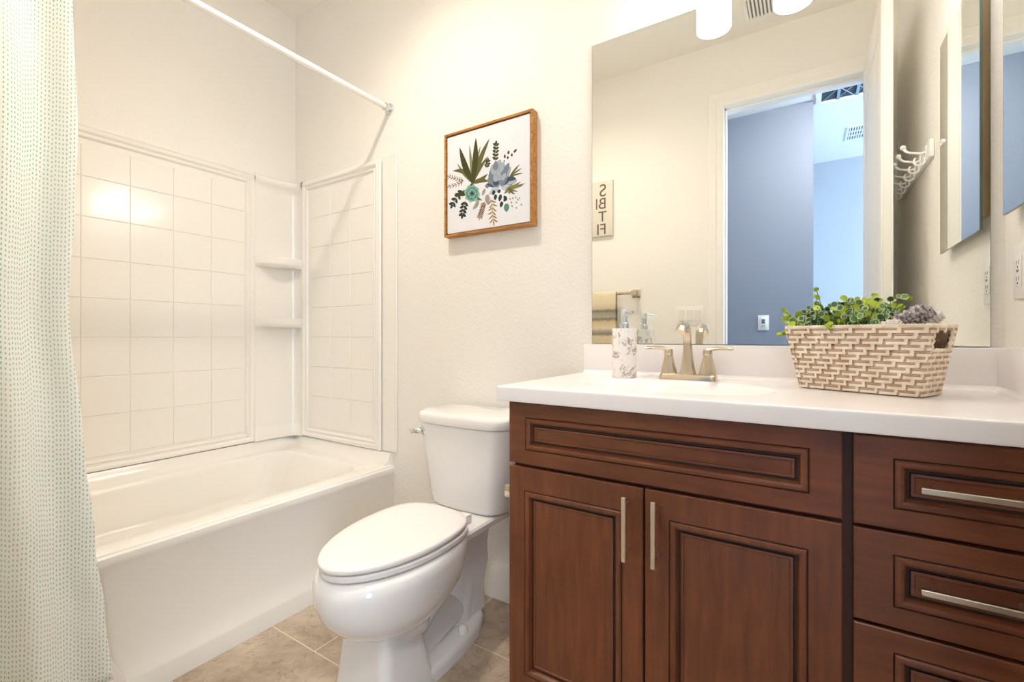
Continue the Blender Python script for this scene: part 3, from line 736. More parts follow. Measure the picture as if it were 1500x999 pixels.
# ------------------------------------------------------------------ hook rail on the right wall
t = thing('hook_rail', 'white hook rail on the right wall, seen beside the door edge in the mirror', 'hook rail', (XR, .47, 1.68))
MB().box(.364, XR-.0004, .17, .784, 1.648, 1.712, .003).build('rail', 'white', t)
def hook(y):
    h = MB(); x, z = .363, 1.678
    h.box(x-.003, x+.0005, y-.009, y+.009, z-.026, z+.024, .0012)
    h.tube([(x-.001, y, z+.002), (x-.012, y, z-.001), (x-.03, y, z+.004), (x-.046, y, z+.009), (x-.056, y, z+.016), (x-.062, y, z+.026), (x-.064, y, z+.034)], [.0052, .0048, .0042, .004, .0045, .006, .0035], 10)
    h.lathe([(.002, -.009), (.0075, -.006), (.0095, 0), (.0075, .006), (.002, .009)], (x-.064, y, z+.031), 12)
    h.tube([(x-.001, y, z-.018)]+[(x-.018+.016*math.cos(a), y, z-.026+.016*math.sin(a)) for a in [math.radians(35-k*24) for k in range(12)]], [.0048]+[.0044-.0001*k for k in range(12)], 10)
    return h
for k in range(6): hook(.735-.1*k).build('hook', 'white', t, 50)
# ------------------------------------------------------------------ wall outlet
t = thing('wall_outlet', 'white electrical outlet plate on the right wall above the side splash', 'outlet', (XR, 1.375, 1.15))
MB().box(XR-.006, XR-.0003, 1.340, 1.411, 1.092, 1.208, .002).build('plate', 'white', t)
b = MB(); b.box(XR-.0085, XR-.0055, 1.359, 1.392, 1.117, 1.183, .001); rc = b.build('receptacle', 'white', t)
b = MB()
for z in (1.133, 1.167):
    for y in (1.369, 1.382): b.box(XR-.0088, XR-.0083, y-.0009, y+.0009, z-.0035, z+.0045)
    b.lathe([(.0022, 0), (.0022, -.0004)], (XR-.0084, 1.3755, z-.009), 10, 'x')
b.build('slot', 'dark', rc, 0)
b = MB(); b.box(XR-.0095, XR-.008, 1.370, 1.381, 1.1475, 1.1525, .0004); b.build('reset_button', 'grey_plastic', rc, 0)

# ------------------------------------------------------------------ things on the doorway wall (seen in the mirror)
t = thing('light_switch_plate', 'white three-gang light switch plate beside the doorway in the mirror', 'light switch', (-.60, 0, 1.14))
MB().box(-.684, -.519, .0003, .006, 1.083, 1.198, .002).build('plate', 'white', t)
for k in range(3):
    x = -.6015+(k-1)*.046
    MB().frame((x+.0165, .0055, 1.107), (-1, 0, 0), (0, 0, 1), (0, 1, 0), .033, .067, [(0, 0, 0), (0, 0, .003), (.0015, .0015, .0048)]).build('rocker', mat('rocker_white', '#e9e6e0', .3) if k == 0 else bpy.data.materials['rocker_white'], t, 0)
t = thing('towel_bar', 'brushed nickel towel bar with square posts on the doorway wall', 'towel bar', (-1.16, 0, 1.29))
MB().tube([(-1.40, .062, 1.29), (-.925, .062, 1.29)], .009, 14).build('bar', 'nickel', t)
for x in (-.928, -1.397):
    b = MB(); b.loft([rrect(x-w, x+w, 1.29-w, 1.29+w, .004, 3, 0) for w in (.026, .026, .018, .013, .013, .015, .014)])
    bm_ = b.bm; ds = [.0004, .006, .012, .02, .045, .052, .076]
    for i, v_ in enumerate(bm_.verts): v_.co = V((v_.co.x, ds[i//16], v_.co.y))
    b.build('post', 'nickel', t, 30)
# hand towel draped over the bar
hm = mat('striped_terry', '#dccdb2', .95, spec=.1)
N, L, bs = nodes(hm)
tc = N.new('ShaderNodeTexCoord'); sp = N.new('ShaderNodeSeparateXYZ'); nz = N.new('ShaderNodeTexNoise'); nz.inputs['Scale'].default_value = 90; nz.inputs['Detail'].default_value = 3
L.new(tc.outputs['Object'], sp.inputs[0]); L.new(tc.outputs['Object'], nz.inputs['Vector'])
ma = N.new('ShaderNodeMath'); ma.operation = 'MULTIPLY_ADD'; ma.inputs[1].default_value = .03; L.new(nz.outputs['Fac'], ma.inputs[0]); L.new(sp.outputs[2], ma.inputs[2])
mr = N.new('ShaderNodeMapRange'); mr.inputs[1].default_value = -.40; mr.inputs[2].default_value = .03; L.new(ma.outputs[0], mr.inputs[0])
rp = N.new('ShaderNodeValToRGB'); rp.color_ramp.interpolation = 'LINEAR'; els = rp.color_ramp.elements
els[0].position = 0; els[0].color = lin('#d9cdb6'); els[1].position = 1; els[1].color = lin('#e6d9bd')
for p, c_ in ((.30, '#d9c7a8'), (.33, '#8c857c'), (.38, '#b0a899'), (.42, '#e2d5bb'), (.52, '#d6bf97'), (.56, '#857e76'), (.60, '#b5ad9f'), (.655, '#a59d90'), (.69, '#7f7870'), (.72, '#cfc0a6'), (.80, '#e2d3b4')):
    e_ = els.new(p); e_.color = lin(c_)
L.new(mr.outputs[0], rp.inputs[0]); L.new(rp.outputs[0], bs.inputs['Base Color'])
bp_ = N.new('ShaderNodeBump'); bp_.inputs['Strength'].default_value = .6; bp_.inputs['Distance'].default_value = .004; L.new(nz.outputs['Fac'], bp_.inputs['Height']); L.new(bp_.outputs[0], bs.inputs['Normal'])
b = MB(); prof = []
for z in [.905+.01*k for k in range(39)]: prof.append((.080+.004*math.sin(z*17), z))
for k in range(9): a = PI*k/8; prof.append((.062+.0165*math.cos(a), 1.2915+.0165*math.sin(a)))
for z in [1.28-.012*k for k in range(28)]: prof.append((.047, z))
rings = []
for k in range(15):
    x = -1.205+.165*k/14; w = .0025*math.sin(k*1.3)
    outer = [(x, y+w*(1 if y > .062 else .2), z) for y, z in prof]
    inner = [(x, .062+(y-.062)*(.72 if abs(y-.062) > .012 else .9)+w*(1 if y > .062 else .2), z if z < 1.285 else 1.2915+(z-1.2915)*.72) for y, z in prof[::-1]]
    rings.append(outer+inner)
b.loft(rings)
hto = b.build('hand_towel', hm, None, 50); hto.location = (0, 0, 0)
for v_ in hto.data.vertices: v_.co.z -= 1.30
hto.location.z = 1.30
tag(hto, 'cream hand towel with grey stripes draped over the towel bar', 'towel')
# wooden word sign
t = thing('wall_sign', 'white wooden word sign with grey lettering above the towel bar in the mirror', 'sign', (-1.2, 0, 1.685))
MB().box(-1.345, -1.082, .0004, .022, 1.685, 2.052, .002).build('board', mat('whitewashed_board', '#ded6c9', .7), t)
ink = mat('sign_ink', '#6e6058', .8)
def text_mesh(s_, size, loc, parent, name='lettering'):
    cu = bpy.data.curves.new(name, 'FONT'); cu.body = s_; cu.size = size; cu.extrude = .0006; cu.align_x = 'LEFT'
    tmp = bpy.data.objects.new('tmp', cu); COL.objects.link(tmp)
    bpy.context.view_layer.update()
    me = bpy.data.meshes.new_from_object(tmp.evaluated_get(bpy.context.evaluated_depsgraph_get()))
    bpy.data.objects.remove(tmp)
    o = bpy.data.objects.new(name, me); COL.objects.link(o); me.materials.append(ink)
    R_ = Matrix(((-1, 0, 0), (0, 0, 1), (0, 1, 0)))
    for v_ in me.vertices: v_.co = R_ @ v_.co + V(loc) - parent.location
    o.parent = parent; return o
for s_, z, sz in (('S', 1.950, .118), ('BI', 1.868, .104), ('T', 1.782, .100), ('FI', 1.696, .104)):
    text_mesh(s_, sz, (-1.122, .0226, z), t)

# ------------------------------------------------------------------ toilet paper holder on the vanity side
t = thing('paper_holder', 'brushed nickel toilet paper holder on the left side of the vanity', 'paper holder', (-.632, 1.06, .60))
b = MB(); b.box(-.6396, -.6325, 1.02, 1.07, .575, .625, .002); b.build('mounting_plate', 'nickel', t)
b = MB(); b.box(-.682, -.6396, 1.028, 1.055, .584, .616, .003); b.build('post', 'nickel', t)
b = MB(); b.tube([(-.672, 1.055, .60), (-.672, 1.19, .60)], .007, 12); b.build('arm', 'nickel', t)

# ------------------------------------------------------------------ framed succulent picture
PX0, PX1, PZ0, PZ1, PY = -1.254, -.836, 1.419, 1.839, 1.444
t = thing('framed_picture', 'square oak-framed picture of succulents on the wall above the toilet', 'picture', (-1.045, YB, 1.42))
w_, h_ = PX1-PX0, PZ1-PZ0
fd = YB-.0004-PY
MB().frame((PX0, YB-.0004, PZ0), (1, 0, 0), (0, 0, 1), (0, -1, 0), w_, h_, [(0, 0, 0), (0, 0, fd-.001), (.001, .001, fd), (.0085, .0085, fd), (.0092, .0092, fd-.001), (.0092, .0092, .004)], False, False).build('frame', 'oak', t, 20)
cvm = add_bump(mat('canvas_white', '#e4e6ec', .85, spec=.1), 900, .2, .0005)
MB().frame((PX0+.013, YB-.0004, PZ0+.013), (1, 0, 0), (0, 0, 1), (0, -1, 0), w_-.026, h_-.026, [(0, 0, 0), (0, 0, fd-.006), (.001, .001, fd-.005)]).build('canvas', cvm, t, 0)
MB().box(PX0+.005, PX1-.005, YB-.008, YB-.004, PZ0+.005, PZ1-.005).build('frame_backing', 'dark', t, 0)
ART = [(13,270,176,220,141,28.5,0.1),(13,277,175,316,152,31.0,-0.1),(5,296,180,350,170,27.3,0),(13,250,180,264,145,24.8,0),(4,224,176,203,177,16.1,0),(3,303,184,346,178,16.1,0.1),(12,172,127,144,95,18.6,0.1),(12,213,142,217,102,22.3,0),(12,203,166,189,141,13.6,0),(9,101,215,60,231,2.5,0),(9,60,231,26,246,2.5,0),(9,93,217,78,212,3.7,-0.1),(9,94,219,86,233,3.7,0.1),(9,81,222,66,217,3.7,-0.1),(9,81,224,74,238,3.7,0.1),(9,68,227,53,222,3.7,-0.1),(9,69,229,62,243,3.7,0.1),(9,56,232,40,228,3.7,-0.1),(9,57,234,50,249,3.7,0.1),(9,43,238,28,233,3.7,-0.1),(9,44,240,38,254,3.7,0.1),(9,31,243,15,239,3.7,-0.1),(9,32,245,25,260,3.7,0.1),(9,26,246,8,255,3.7,0),(9,97,213,60,207,2.5,0),(9,60,207,26,206,2.5,0),(9,90,211,85,199,3.7,-0.1),(9,88,213,74,221,3.7,0.1),(9,76,208,71,197,3.7,-0.1),(9,75,211,60,219,3.7,0.1),(9,62,206,57,195,3.7,-0.1),(9,61,209,46,217,3.7,0.1),(9,47,205,41,195,3.7,-0.1),(9,47,208,33,218,3.7,0.1),(9,33,205,26,194,3.7,-0.1),(9,32,207,18,217,3.7,0.1),(9,26,206,9,205,3.7,0),(9,200,117,191,90,2.5,0),(9,191,90,178,61,2.5,0),(9,200,113,210,100,5.0,-0.1),(9,197,114,182,110,5.0,0.1),(9,198,106,207,94,5.0,-0.1),(9,195,107,180,104,5.0,0.1),(9,196,100,205,88,5.0,-0.1),(9,193,101,178,98,5.0,0.1),(9,193,94,203,81,5.0,-0.1),(9,191,95,175,91,5.0,0.1),(9,191,88,200,75,5.0,-0.1),(9,189,89,173,86,5.0,0.1),(9,189,82,198,69,5.0,-0.1),(9,186,83,170,80,5.0,0.1),(9,186,76,195,63,5.0,-0.1),(9,183,77,167,74,5.0,0.1),(9,183,69,192,57,5.0,-0.1),(9,181,71,165,68,5.0,0.1),(9,181,63,190,51,5.0,-0.1),(9,178,64,162,62,5.0,0.1),(9,178,61,173,48,5.0,0),(10,229,126,240,94,2.5,0),(10,240,94,237,67,2.5,0),(10,237,67,242,38,2.5,0),(10,233,117,257,106,6.2,-0.1),(10,231,117,216,102,6.2,0.1),(10,239,102,263,91,6.2,-0.1),(10,236,102,222,87,6.2,0.1),(10,241,87,259,70,6.2,-0.1),(10,238,88,217,80,6.2,0.1),(10,239,73,257,56,6.2,-0.1),(10,237,73,215,65,6.2,0.1),(10,240,58,262,45,6.2,-0.1),(10,237,59,220,45,6.2,0.1),(10,243,44,265,30,6.2,-0.1),(10,240,44,223,30,6.2,0.1),(10,242,38,247,15,6.2,0),(11,101,181,82,170,2.5,0),(11,82,170,53,146,2.5,0),(11,53,146,41,130,2.5,0),(11,91,174,94,155,12.4,-0.1),(11,89,176,66,182,12.4,0.1),(11,75,162,80,143,12.4,-0.1),(11,73,164,49,168,12.4,0.1),(11,60,150,65,131,12.4,-0.1),(11,58,152,33,155,12.4,0.1),(11,47,136,56,117,12.4,-0.1),(11,44,137,20,137,12.4,0.1),(11,41,130,29,115,12.4,0),(11,108,137,99,110,2.5,0),(11,99,110,92,82,2.5,0),(11,107,128,121,111,11.8,-0.1),(11,104,129,82,125,11.8,0.1),(11,102,115,116,98,11.8,-0.1),(11,99,116,77,112,11.8,0.1),(11,98,101,113,85,11.8,-0.1),(11,95,102,74,96,11.8,0.1),(11,95,87,110,71,11.8,-0.1),(11,92,88,71,82,11.8,0.1),(11,92,82,88,64,11.8,0),(8,247,153,240,135,14.9,0),(8,267,152,272,138,16.1,0),(8,254,136,250,114,14.9,0),(8,277,132,270,106,16.1,0),(8,283,104,276,83,16.1,0),(8,303,119,290,103,16.1,0),(6,302,93,304,62,21.1,0),(8,291,124,306,105,12.4,0),(0,252,262,254,300,2.5,0),(0,254,300,255,327,2.5,0),(0,251,270,238,282,9.9,-0.1),(0,254,269,267,275,9.9,0.1),(0,252,283,238,295,9.9,-0.1),(0,254,282,268,288,9.9,0.1),(0,252,296,239,308,9.9,-0.1),(0,255,295,269,301,9.9,0.1),(0,253,309,240,321,9.9,-0.1),(0,256,308,269,314,9.9,0.1),(0,254,322,240,334,9.9,-0.1),(0,256,321,270,327,9.9,0.1),(0,255,327,256,342,9.9,0),(0,207,246,215,261,2.5,0),(0,215,261,217,272,2.5,0),(0,208,251,201,264,8.7,-0.1),(0,211,250,225,251,8.7,0.1),(0,213,259,206,272,8.7,-0.1),(0,215,258,230,259,8.7,0.1),(0,215,268,204,279,8.7,-0.1),(0,218,267,230,272,8.7,0.1),(0,217,272,218,284,8.7,0),(0,296,266,294,281,8.7,0),(0,311,277,313,292,9.9,0),(0,309,260,308,271,8.7,0),(0,328,266,325,278,8.7,0),(0,335,279,349,288,9.9,0),(0,291,255,296,257,7.4,0),(1,316,191,363,231,6.2,0.05),(1,316,191,373,213,6.2,0.05),(1,316,191,377,194,6.2,0.05),(1,316,191,354,220,6.2,0.05),(1,316,191,341,212,6.2,0.05),(1,293,133,388,155,8.1,0.05),(2,294,135,378,149,8.1,0.05),(1,296,136,369,164,8.1,0.05),(2,297,138,354,145,8.1,0.05),(1,298,139,344,158,8.1,0.05),(2,300,140,335,143,8.1,0.05),(1,301,142,328,161,8.1,0.05),(2,302,143,354,130,8.1,0.05),(1,303,145,341,121,8.1,0.05),(2,305,146,319,125,8.1,0.05),(1,306,147,309,148,8.1,0.05),(2,307,149,296,139,8.1,0.05),(1,309,150,335,133,8.1,0.05),(2,310,152,363,154,8.1,0.05),(12,328,113,335,105,5.6,0),(12,341,113,347,106,5.6,0),(12,350,104,357,96,5.6,0),(12,322,98,328,90,5.6,0),(12,344,94,350,87,5.6,0),(12,366,83,372,75,5.6,0),(12,325,84,332,76,5.6,0),(12,344,74,350,67,5.6,0),(12,357,108,363,101,5.6,0),(12,316,112,322,104,5.6,0),(2,144,201,64,294,13.6,0.05),(1,144,201,217,222,18.6,-0.12),(1,144,201,220,192,18.6,0.1),(2,144,201,127,354,13.6,0.0),(2,144,201,182,339,14.9,0.03),(1,144,201,41,267,21.1,-0.2),(0,144,201,51,174,21.1,0.28),(1,144,201,191,123,19.8,-0.28),(1,144,201,220,291,16.1,0.06),(0,144,201,77,356,27.3,0.05),(1,144,201,225,357,24.8,0.05),(0,144,201,159,375,28.5,-0.03),(7,140,159,180,145,32.2,0),(7,140,159,163,125,32.2,0),(7,140,159,132,124,32.2,0),(7,140,159,106,144,32.2,0),(7,140,159,100,173,32.2,0),(7,140,159,118,194,32.2,0),(7,140,159,148,194,32.2,0),(7,140,159,174,174,32.2,0),(6,140,159,168,141,27.3,0),(6,140,159,146,130,27.3,0),(6,140,159,119,141,27.3,0),(6,140,159,109,166,27.3,0),(6,140,159,122,185,27.3,0),(6,140,159,149,185,27.3,0),(6,140,159,169,165,27.3,0),(7,140,159,162,153,22.3,0),(7,140,159,149,139,22.3,0),(7,140,159,127,145,22.3,0),(7,140,159,118,165,22.3,0),(7,140,159,131,179,22.3,0),(7,140,159,153,173,22.3,0),(6,140,159,154,152,16.1,0),(6,140,159,139,146,16.1,0),(6,140,159,126,158,16.1,0),(6,140,159,133,171,16.1,0),(6,140,159,150,167,16.1,0),(8,140,159,148,156,9.9,0),(8,140,159,139,152,9.9,0),(8,140,159,133,162,9.9,0),(8,140,159,142,166,9.9,0),(3,264,178,213,181,21.1,0.05),(3,277,175,316,179,24.8,0.05),(4,270,168,224,207,29.8,0.05),(4,277,167,309,202,29.8,0.05),(5,250,180,220,218,27.3,0.05),(4,290,178,316,222,24.8,0.05),(5,296,193,323,228,21.1,0.05),(4,300,214,314,245,18.6,0.05),(3,264,172,250,207,32.2,0.05),(4,277,170,290,203,32.2,0.05),(4,247,197,227,234,27.3,0.05),(5,270,187,267,231,32.2,0.05),(4,293,194,296,231,27.3,0.05),(5,250,213,237,254,27.3,0.05),(5,257,228,277,265,27.3,0.05),(5,277,219,291,254,24.8,0.05),(4,254,229,254,264,21.1,0.05),(4,240,182,215,203,18.6,0.05),(5,260,186,247,213,24.8,0.05),(5,283,185,300,209,22.3,0.05)]
for i_, c_ in enumerate(('#4a4b30', '#66663f', '#85845c', '#4d5663', '#7a8696', '#a3adba', '#5f8f86', '#8fb8ac', '#34453f', '#7d5b3e', '#9b7d44', '#39403a', '#9a9698', '#b3c0d2', '#3e4854')): M['ink%d' % i_] = mat('botanical_ink_%s' % 'abcdefghijklmno'[i_], c_, .85, spec=.1)
b = MB()
def painted_leaf(c, x0, z0, x1, z1, w, bend, lift):
    p0, p1 = V((x0, z0)), V((x1, z1)); d = p1-p0; Ln = max(d.length, .1); d = d/Ln; n_ = V((-d.y, d.x)); k = 9
    up, dn = [], []
    for i in range(k+1):
        f = i/k; q = p0+d*Ln*f+n_*bend*Ln*math.sin(PI*f)*.8
        hw = w*.5*(math.sin(PI*min(1, .12+.88*f))**.8 if f < 1 else 0)
        up.append(q+n_*hw); dn.append(q-n_*hw)
    b.mi = c
    y = YB-.0004-(fd-.005)-.00012-lift
    ps = [(PX0+q.x/1000, y, PZ0+q.y/1000) for q in dn+up[::-1][1:]]
    b.face(b.pts(ps))
for i_, q_ in enumerate(ART):
    if q_[0] in (3, 4, 5, 6, 7) and q_[5] > 12: painted_leaf(8 if q_[0] > 5 else 14, *q_[1:5], q_[5]+2.6, q_[6], i_*1.6e-6)
    painted_leaf(*q_, i_*1.6e-6+8e-7)
art = b.build('painted_succulents', ['ink%d' % k for k in range(15)], t, 0, flip=False)


# ------------------------------------------------------------------ woven basket
BX, BY, BZ = .112, 1.320, KZ1
BR = math.radians(-26.25)
t = thing('woven_basket', 'cream and tan woven rectangular basket on the countertop', 'basket', (BX, BY, BZ), BR)
HB = .1455
def bper(f, z, off=0):
    """point on the basket wall: f in 0..1 round the perimeter, z height; returns position and outward normal"""
    k = z/HB
    a, d, r = .1157+.0216*k+off, .0565+.0275*k+off, .011+.004*k+max(off, -.009)
    segs = [2*(a-r), PI/2*r, 2*(d-r), PI/2*r]*2
    L_ = sum(segs); s_ = (f % 1)*L_
    corners = [(-a+r, -d, 1, 0), (a-r, -d+r, -90, 1), (a, -d+r, 0, 2), (a-r, d-r, 0, 3), (a-r, d, 0, 4), (-a+r, d-r, 90, 5), (-a, d-r, 0, 6), (-a+r, -d+r, 180, 7)]
    i = 0
    while s_ > segs[i] and i < 7: s_ -= segs[i]; i += 1
    if i == 0: return V((-a+r+s_, -d, z))
    if i == 2: return V((a, -d+r+s_, z))
    if i == 4: return V((a-r-s_, d, z))
    if i == 6: return V((-a, d-r-s_, z))
    cxy = {1: (a-r, -d+r, -90), 3: (a-r, d-r, 0), 5: (-a+r, d-r, 90), 7: (-a+r, -d+r, 180)}[i]
    an = math.radians(cxy[2])+s_/r
    return V((cxy[0]+r*math.cos(an), cxy[1]+r*math.sin(an), z))
M['weave_white'] = add_mottle(mat('weave_cream', '#e2d2bd', .7), '#e3d2bc', '#f5ebdd', 40)
M['weave_tan'] = add_mottle(mat('weave_tan', '#b79b80', .75), '#ad9177', '#c6ae96', 40)
NS = 40          # stakes round the basket
NR = 12          # paired rows
# the short ends have a handle opening near the top
def per_lens():
    a, d, r = .1335, .078, .014
    return [2*(a-r), PI/2*r, 2*(d-r), PI/2*r]
pl = per_lens(); PLt = 2*sum(pl)
end1 = ((pl[0]+pl[1])/PLt, (pl[0]+pl[1]+pl[2])/PLt); end2 = (end1[0]+.5, end1[1]+.5)
def in_hole(f, z):
    for e0, e1 in (end1, end2):
        g = (f-e0)/(e1-e0)
        if .08 < g < .84 and HB*.66 < z < HB*.93: return True
    return False
rowh = HB*.965/(2*NR)
def strip(mb, f0, f1, z0, z1, offf, n, th=.0016):
    ps = []
    for i in range(n+1):
        f = f0+(f1-f0)*i/n; o_ = offf(f)
        ps.append([bper(f, z0, o_), bper(f, (z0+z1)/2, o_+.0009), bper(f, z1, o_), bper(f, z1, o_-th), bper(f, z0, o_-th)])
    mb.loft(ps, True, True)
wv = [MB(), MB()]
for par in (0, 1):
    b = wv[par]
    for r_ in range(NR):
        z0 = .002+r_*2*rowh + (0 if par == 0 else rowh)
        z1 = z0+rowh*(1.02 if par == 0 else .92)
        runs = []; cur = None; NN = NS*6
        for i in range(NN+1):
            f = i/NN
            ok = not in_hole(f+.5/NN, (z0+z1)/2) and i < NN
            if ok and cur is None: cur = f
            if not ok and cur is not None: runs.append((cur, f)); cur = None
        for f0, f1 in runs:
            def offf(f, r_=r_, par=par):
                q = (f*NS - (r_ % 3)*.66) % 2.0
                if par == 0:   # cream weaver dips under the tan stake
                    return -.0016 if .72 < q < .98 else .0022
                return -.0018 if .40 < q < .98 else .0016
            strip(b, f0, f1, z0, z1, offf, max(2, round((f1-f0)*NS*8)))
b, b2 = wv
for r_ in range(NR):
    for k in range(NS//2):
        fc = (2*k+(r_ % 3)*.66)/NS
        z0 = .002+r_*2*rowh; z1 = min(z0+rowh*3.0, HB)
        for f0, f1, mb, o_ in ((fc+.44/NS, fc+.72/NS, b, .0014), (fc+.72/NS, fc+1.0/NS, b2, .0010)):
            if in_hole((f0+f1)/2, z0+rowh*1.5): continue
            strip(mb, f0, f1, z0+rowh*.4 if mb is b else z0-.0005, z0+rowh*2.3 if mb is b else z0+rowh*1.3, lambda f, o_=o_: o_, 2)
b.build('cream_weave', 'weave_white', t, 30, local=True); b2.build('tan_weave', 'weave_tan', t, 30, local=True)
# dark sheet behind the weave, coloured as gap shade, open at the handle holes
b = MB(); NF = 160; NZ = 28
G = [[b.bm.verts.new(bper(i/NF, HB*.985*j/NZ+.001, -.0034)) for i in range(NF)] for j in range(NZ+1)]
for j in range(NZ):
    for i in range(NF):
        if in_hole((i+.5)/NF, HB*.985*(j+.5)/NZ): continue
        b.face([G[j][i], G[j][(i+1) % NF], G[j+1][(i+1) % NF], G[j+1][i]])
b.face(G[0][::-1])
b.build('inner_wall', mat('weave_gap_shade', '#8a6f57', .85), t, 0, local=True)
b = MB()
for ph in (0, 2*PI/3, 4*PI/3):
    pth = []
    for i in range(361):
        f = i/360; a = f*2*PI*46+ph
        p = bper(f, HB, -.001); q = bper(f, HB, .01); n_ = (q-p).normalized()
        pth.append(p+n_*.0024*math.cos(a)+V((0, 0, .0024*math.sin(a))))
    b.tube(pth, .0022, 6)
b.build('braided_rim', 'weave_white', t, 60, local=True)
for e0, e1 in (end1, end2):
    b = MB(); pth = []
    g0, g1 = e0+.09*(e1-e0), e0+.83*(e1-e0)
    for ph in (0, PI):
        pth = []
        loop = [(g0, HB*.93)]+[(g0, HB*(.93-.27*k/6)) for k in range(1, 7)]+[(g0+(g1-g0)*k/10, HB*.66) for k in range(1, 11)]+[(g1, HB*(.66+.27*k/6)) for k in range(1, 7)]
        for i, (f, z) in enumerate(loop):
            p = bper(f, z, .001); q = bper(f, z, .01); n_ = (q-p).normalized()
            pth.append(p+n_*.002*math.cos(i*1.9+ph)+V((0, 0, .002*math.sin(i*1.9+ph))))
        b.tube(pth, .0026, 6)
    b.build('handle_wrap', 'weave_white', t, 60, local=True)

# ------------------------------------------------------------------ greenery in the basket
rnd = random.Random(11)
def b2w(x, y, z): return V((BX+x*math.cos(BR)-y*math.sin(BR), BY+x*math.sin(BR)+y*math.cos(BR), BZ+z))
t = thing('potted_greenery', 'faux trailing plant with round variegated green leaves in the basket', 'plant', (BX-.03, BY, BZ+.01))
M['leaf_dark'] = mat('leaf_dark', '#4f7350', .5); M['leaf_mid'] = mat('leaf_mid', '#6c934f', .5); M['leaf_lime'] = mat('leaf_lime', '#b2c83e', .5)
M['leaf_edge'] = mat('leaf_edge', '#c9d9b0', .55); M['stem'] = mat('leaf_stem', '#5b6a3c', .7); M['soil'] = mat('moss', '#4a4a2c', .9)
fo = MB(); st = MB()
def leaf(p, d, n, L_, W_, kind):
    d = d.normalized(); sd = d.cross(n).normalized(); n = sd.cross(d)
    ring = []; inner = []
    for k in range(12):
        a = 2*PI*k/12; u, v_ = .5-.5*math.cos(a), .5*math.sin(a)
        cup = .18*(u-.5)**2+.35*v_*v_
        ring.append(p+d*L_*u+sd*W_*v_+n*L_*cup); inner.append(p+d*L_*(.5+(u-.5)*.8)+sd*W_*v_*.78+n*L_*cup*.62)
    R0 = fo.pts(ring); R1 = fo.pts(inner); c_ = fo.bm.verts.new(p+d*L_*.5)
    fo.mi = 3 if kind < 2 else 2
    for k in range(12): fo.face([R0[k], R0[(k+1) % 12], R1[(k+1) % 12], R1[k]])
    fo.mi = kind
    for k in range(12): fo.face([R1[k], R1[(k+1) % 12], c_])
def sprig(root, tip, n, size, limey=.2):
    root, tip = V(root), V(tip); mid = (root+tip)/2+V((0, 0, .018))
    pts = []
    for i in range(9):
        f = i/8; pts.append(root*(1-f)**2+mid*2*f*(1-f)+tip*f*f)
    st.tube(pts, [.0014-.0007*i/8 for i in range(9)], 6)
    for i in range(n):
        f = .25+.75*i/(n-1); p = root*(1-f)**2+mid*2*f*(1-f)+tip*f*f
        ax = (tip-root).normalized()
        for s_ in (-1, 1):
            an = rnd.uniform(0, 2*PI); side = (ax.cross(V((math.cos(an), math.sin(an), rnd.uniform(-.4, .9))))).normalized()
            d = (side*s_*.9+ax*.55+V((0, 0, .25))).normalized()
            view = V((-.1, -1, .45)) if rnd.random() < .65 else V((rnd.uniform(-1, 1), rnd.uniform(-1, 1), rnd.uniform(.2, 1)))
            k = size*rnd.uniform(.75, 1.2)*(1-.25*f)
            kind = 2 if (rnd.random() < limey*(.5+1.2*f)) else (0 if rnd.random() < .55 else 1)
            leaf(p, d, view.normalized(), k, k*.92, kind)
tips = [(-.150, -.045, .165), (-.156, -.055, .132), (-.168, -.02, .188), (-.102, .0, .236), (-.03, -.092, .148), (-.115, -.084, .148)]
for i in range(80):
    x = -.128+.185*(i % 40)/39+rnd.uniform(-.012, .012); y = rnd.uniform(-.066, .05)
    tips.append((x, y, rnd.uniform(.155, .205)-.025*abs((x+.02)/.12)**2+(.012 if y > 0 else -.004)))
for i, (x, y, z) in enumerate(tips):
    far = i < 6
    tp = b2w(x, y, z); rt = b2w(-.03+(x+.03)*(.55 if far else .8), y*.55, .10)
    if not far: tp = tp+V((rnd.uniform(-.03, .03), rnd.uniform(-.02, .02), 0))
    sprig(rt, tp, rnd.choice((5, 6, 6)) if far else rnd.choice((3, 4, 4)), .0165 if far else .0195, .75 if far else .2)
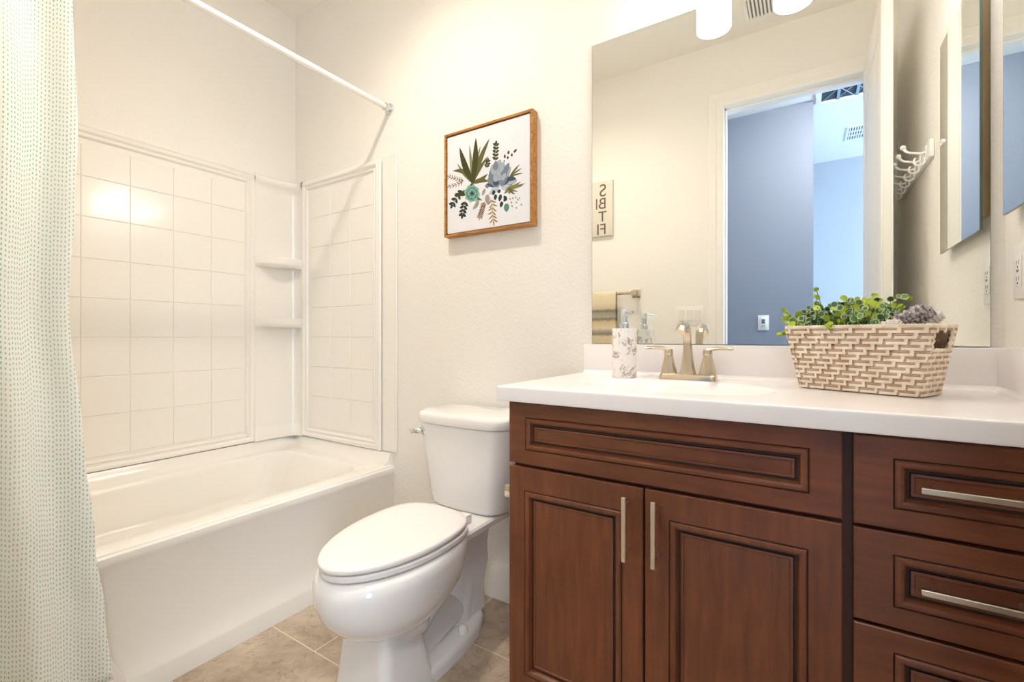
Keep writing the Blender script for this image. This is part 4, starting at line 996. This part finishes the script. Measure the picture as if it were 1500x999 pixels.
fo.build('foliage', ['leaf_dark', 'leaf_mid', 'leaf_lime', 'leaf_edge'], t, 60, flip=False)
st.build('stem', 'stem', t, 50)
b = MB()
ring = []
for z, k in ((.012, .80), (.08, .95), (.105, .9), (.116, .6), (.118, .2)):
    ring.append([b2w(-.035+.072*k*math.cos(2*PI*i/24), .045*k*math.sin(2*PI*i/24), z) for i in range(24)])
b.loft(ring); b.build('moss_base', 'soil', t, 50)

# rolled towel in the basket
M['knit_grey'] = add_bump(add_mottle(mat('knit_grey', '#8f8790', .95, spec=.1), '#75707c', '#d9d2d0', 160, (1, 1, 1), 3, .38, .62), 420, .9, .004)
M['knit_white'] = add_bump(mat('knit_white', '#ede6e1', .95, spec=.1), 420, .9, .004)
t = thing('rolled_towel', 'grey and white knitted towel tucked into the right end of the basket', 'towel', tuple(b2w(.085, .0, .01)))
def knit(mb, p0, p1, r0, r1, seed):
    rr = random.Random(seed); pts = []; rad = []
    p0, p1 = V(p0), V(p1)
    for i in range(33):
        f = i/32; p = p0.lerp(p1, f)+V((0, 0, .012*math.sin(PI*f)))
        pts.append(p); k = (r0+(r1-r0)*f)*(1-.35*max(0, f-.82)/.18)*(1-.4*max(0, .1-f)/.1)
        rad.append(k*(1+.11*math.sin(i*1.55+seed)+.05*rr.uniform(-1, 1)))
    mb.tube(pts, rad, 16)
g = MB(); w_ = MB()
for i, (x0, y0, z0, x1, y1, z1, r) in enumerate([(.040, -.030, .112, .098, -.018, .172, .016), (.046, -.008, .108, .106, .006, .184, .0175), (.054, .016, .108, .112, .028, .180, .016)]):
    knit(g, b2w(x0, y0, z0), b2w(x1, y1, z1), r, r*.85, i+1)
for i, (x0, y0, z0, x1, y1, z1, r) in enumerate([(.028, -.045, .112, .082, -.04, .146, .017), (.07, .034, .11, .124, .040, .170, .0145), (.06, -.03, .075, .098, -.03, .128, .017), (.05, 0, .05, .098, .01, .06, .04)]):
    knit(w_, b2w(x0, y0, z0), b2w(x1, y1, z1), r, r*.85, i+7)
g.build('grey_fold', 'knit_grey', t, 60); w_.build('white_fold', 'knit_white', t, 60)
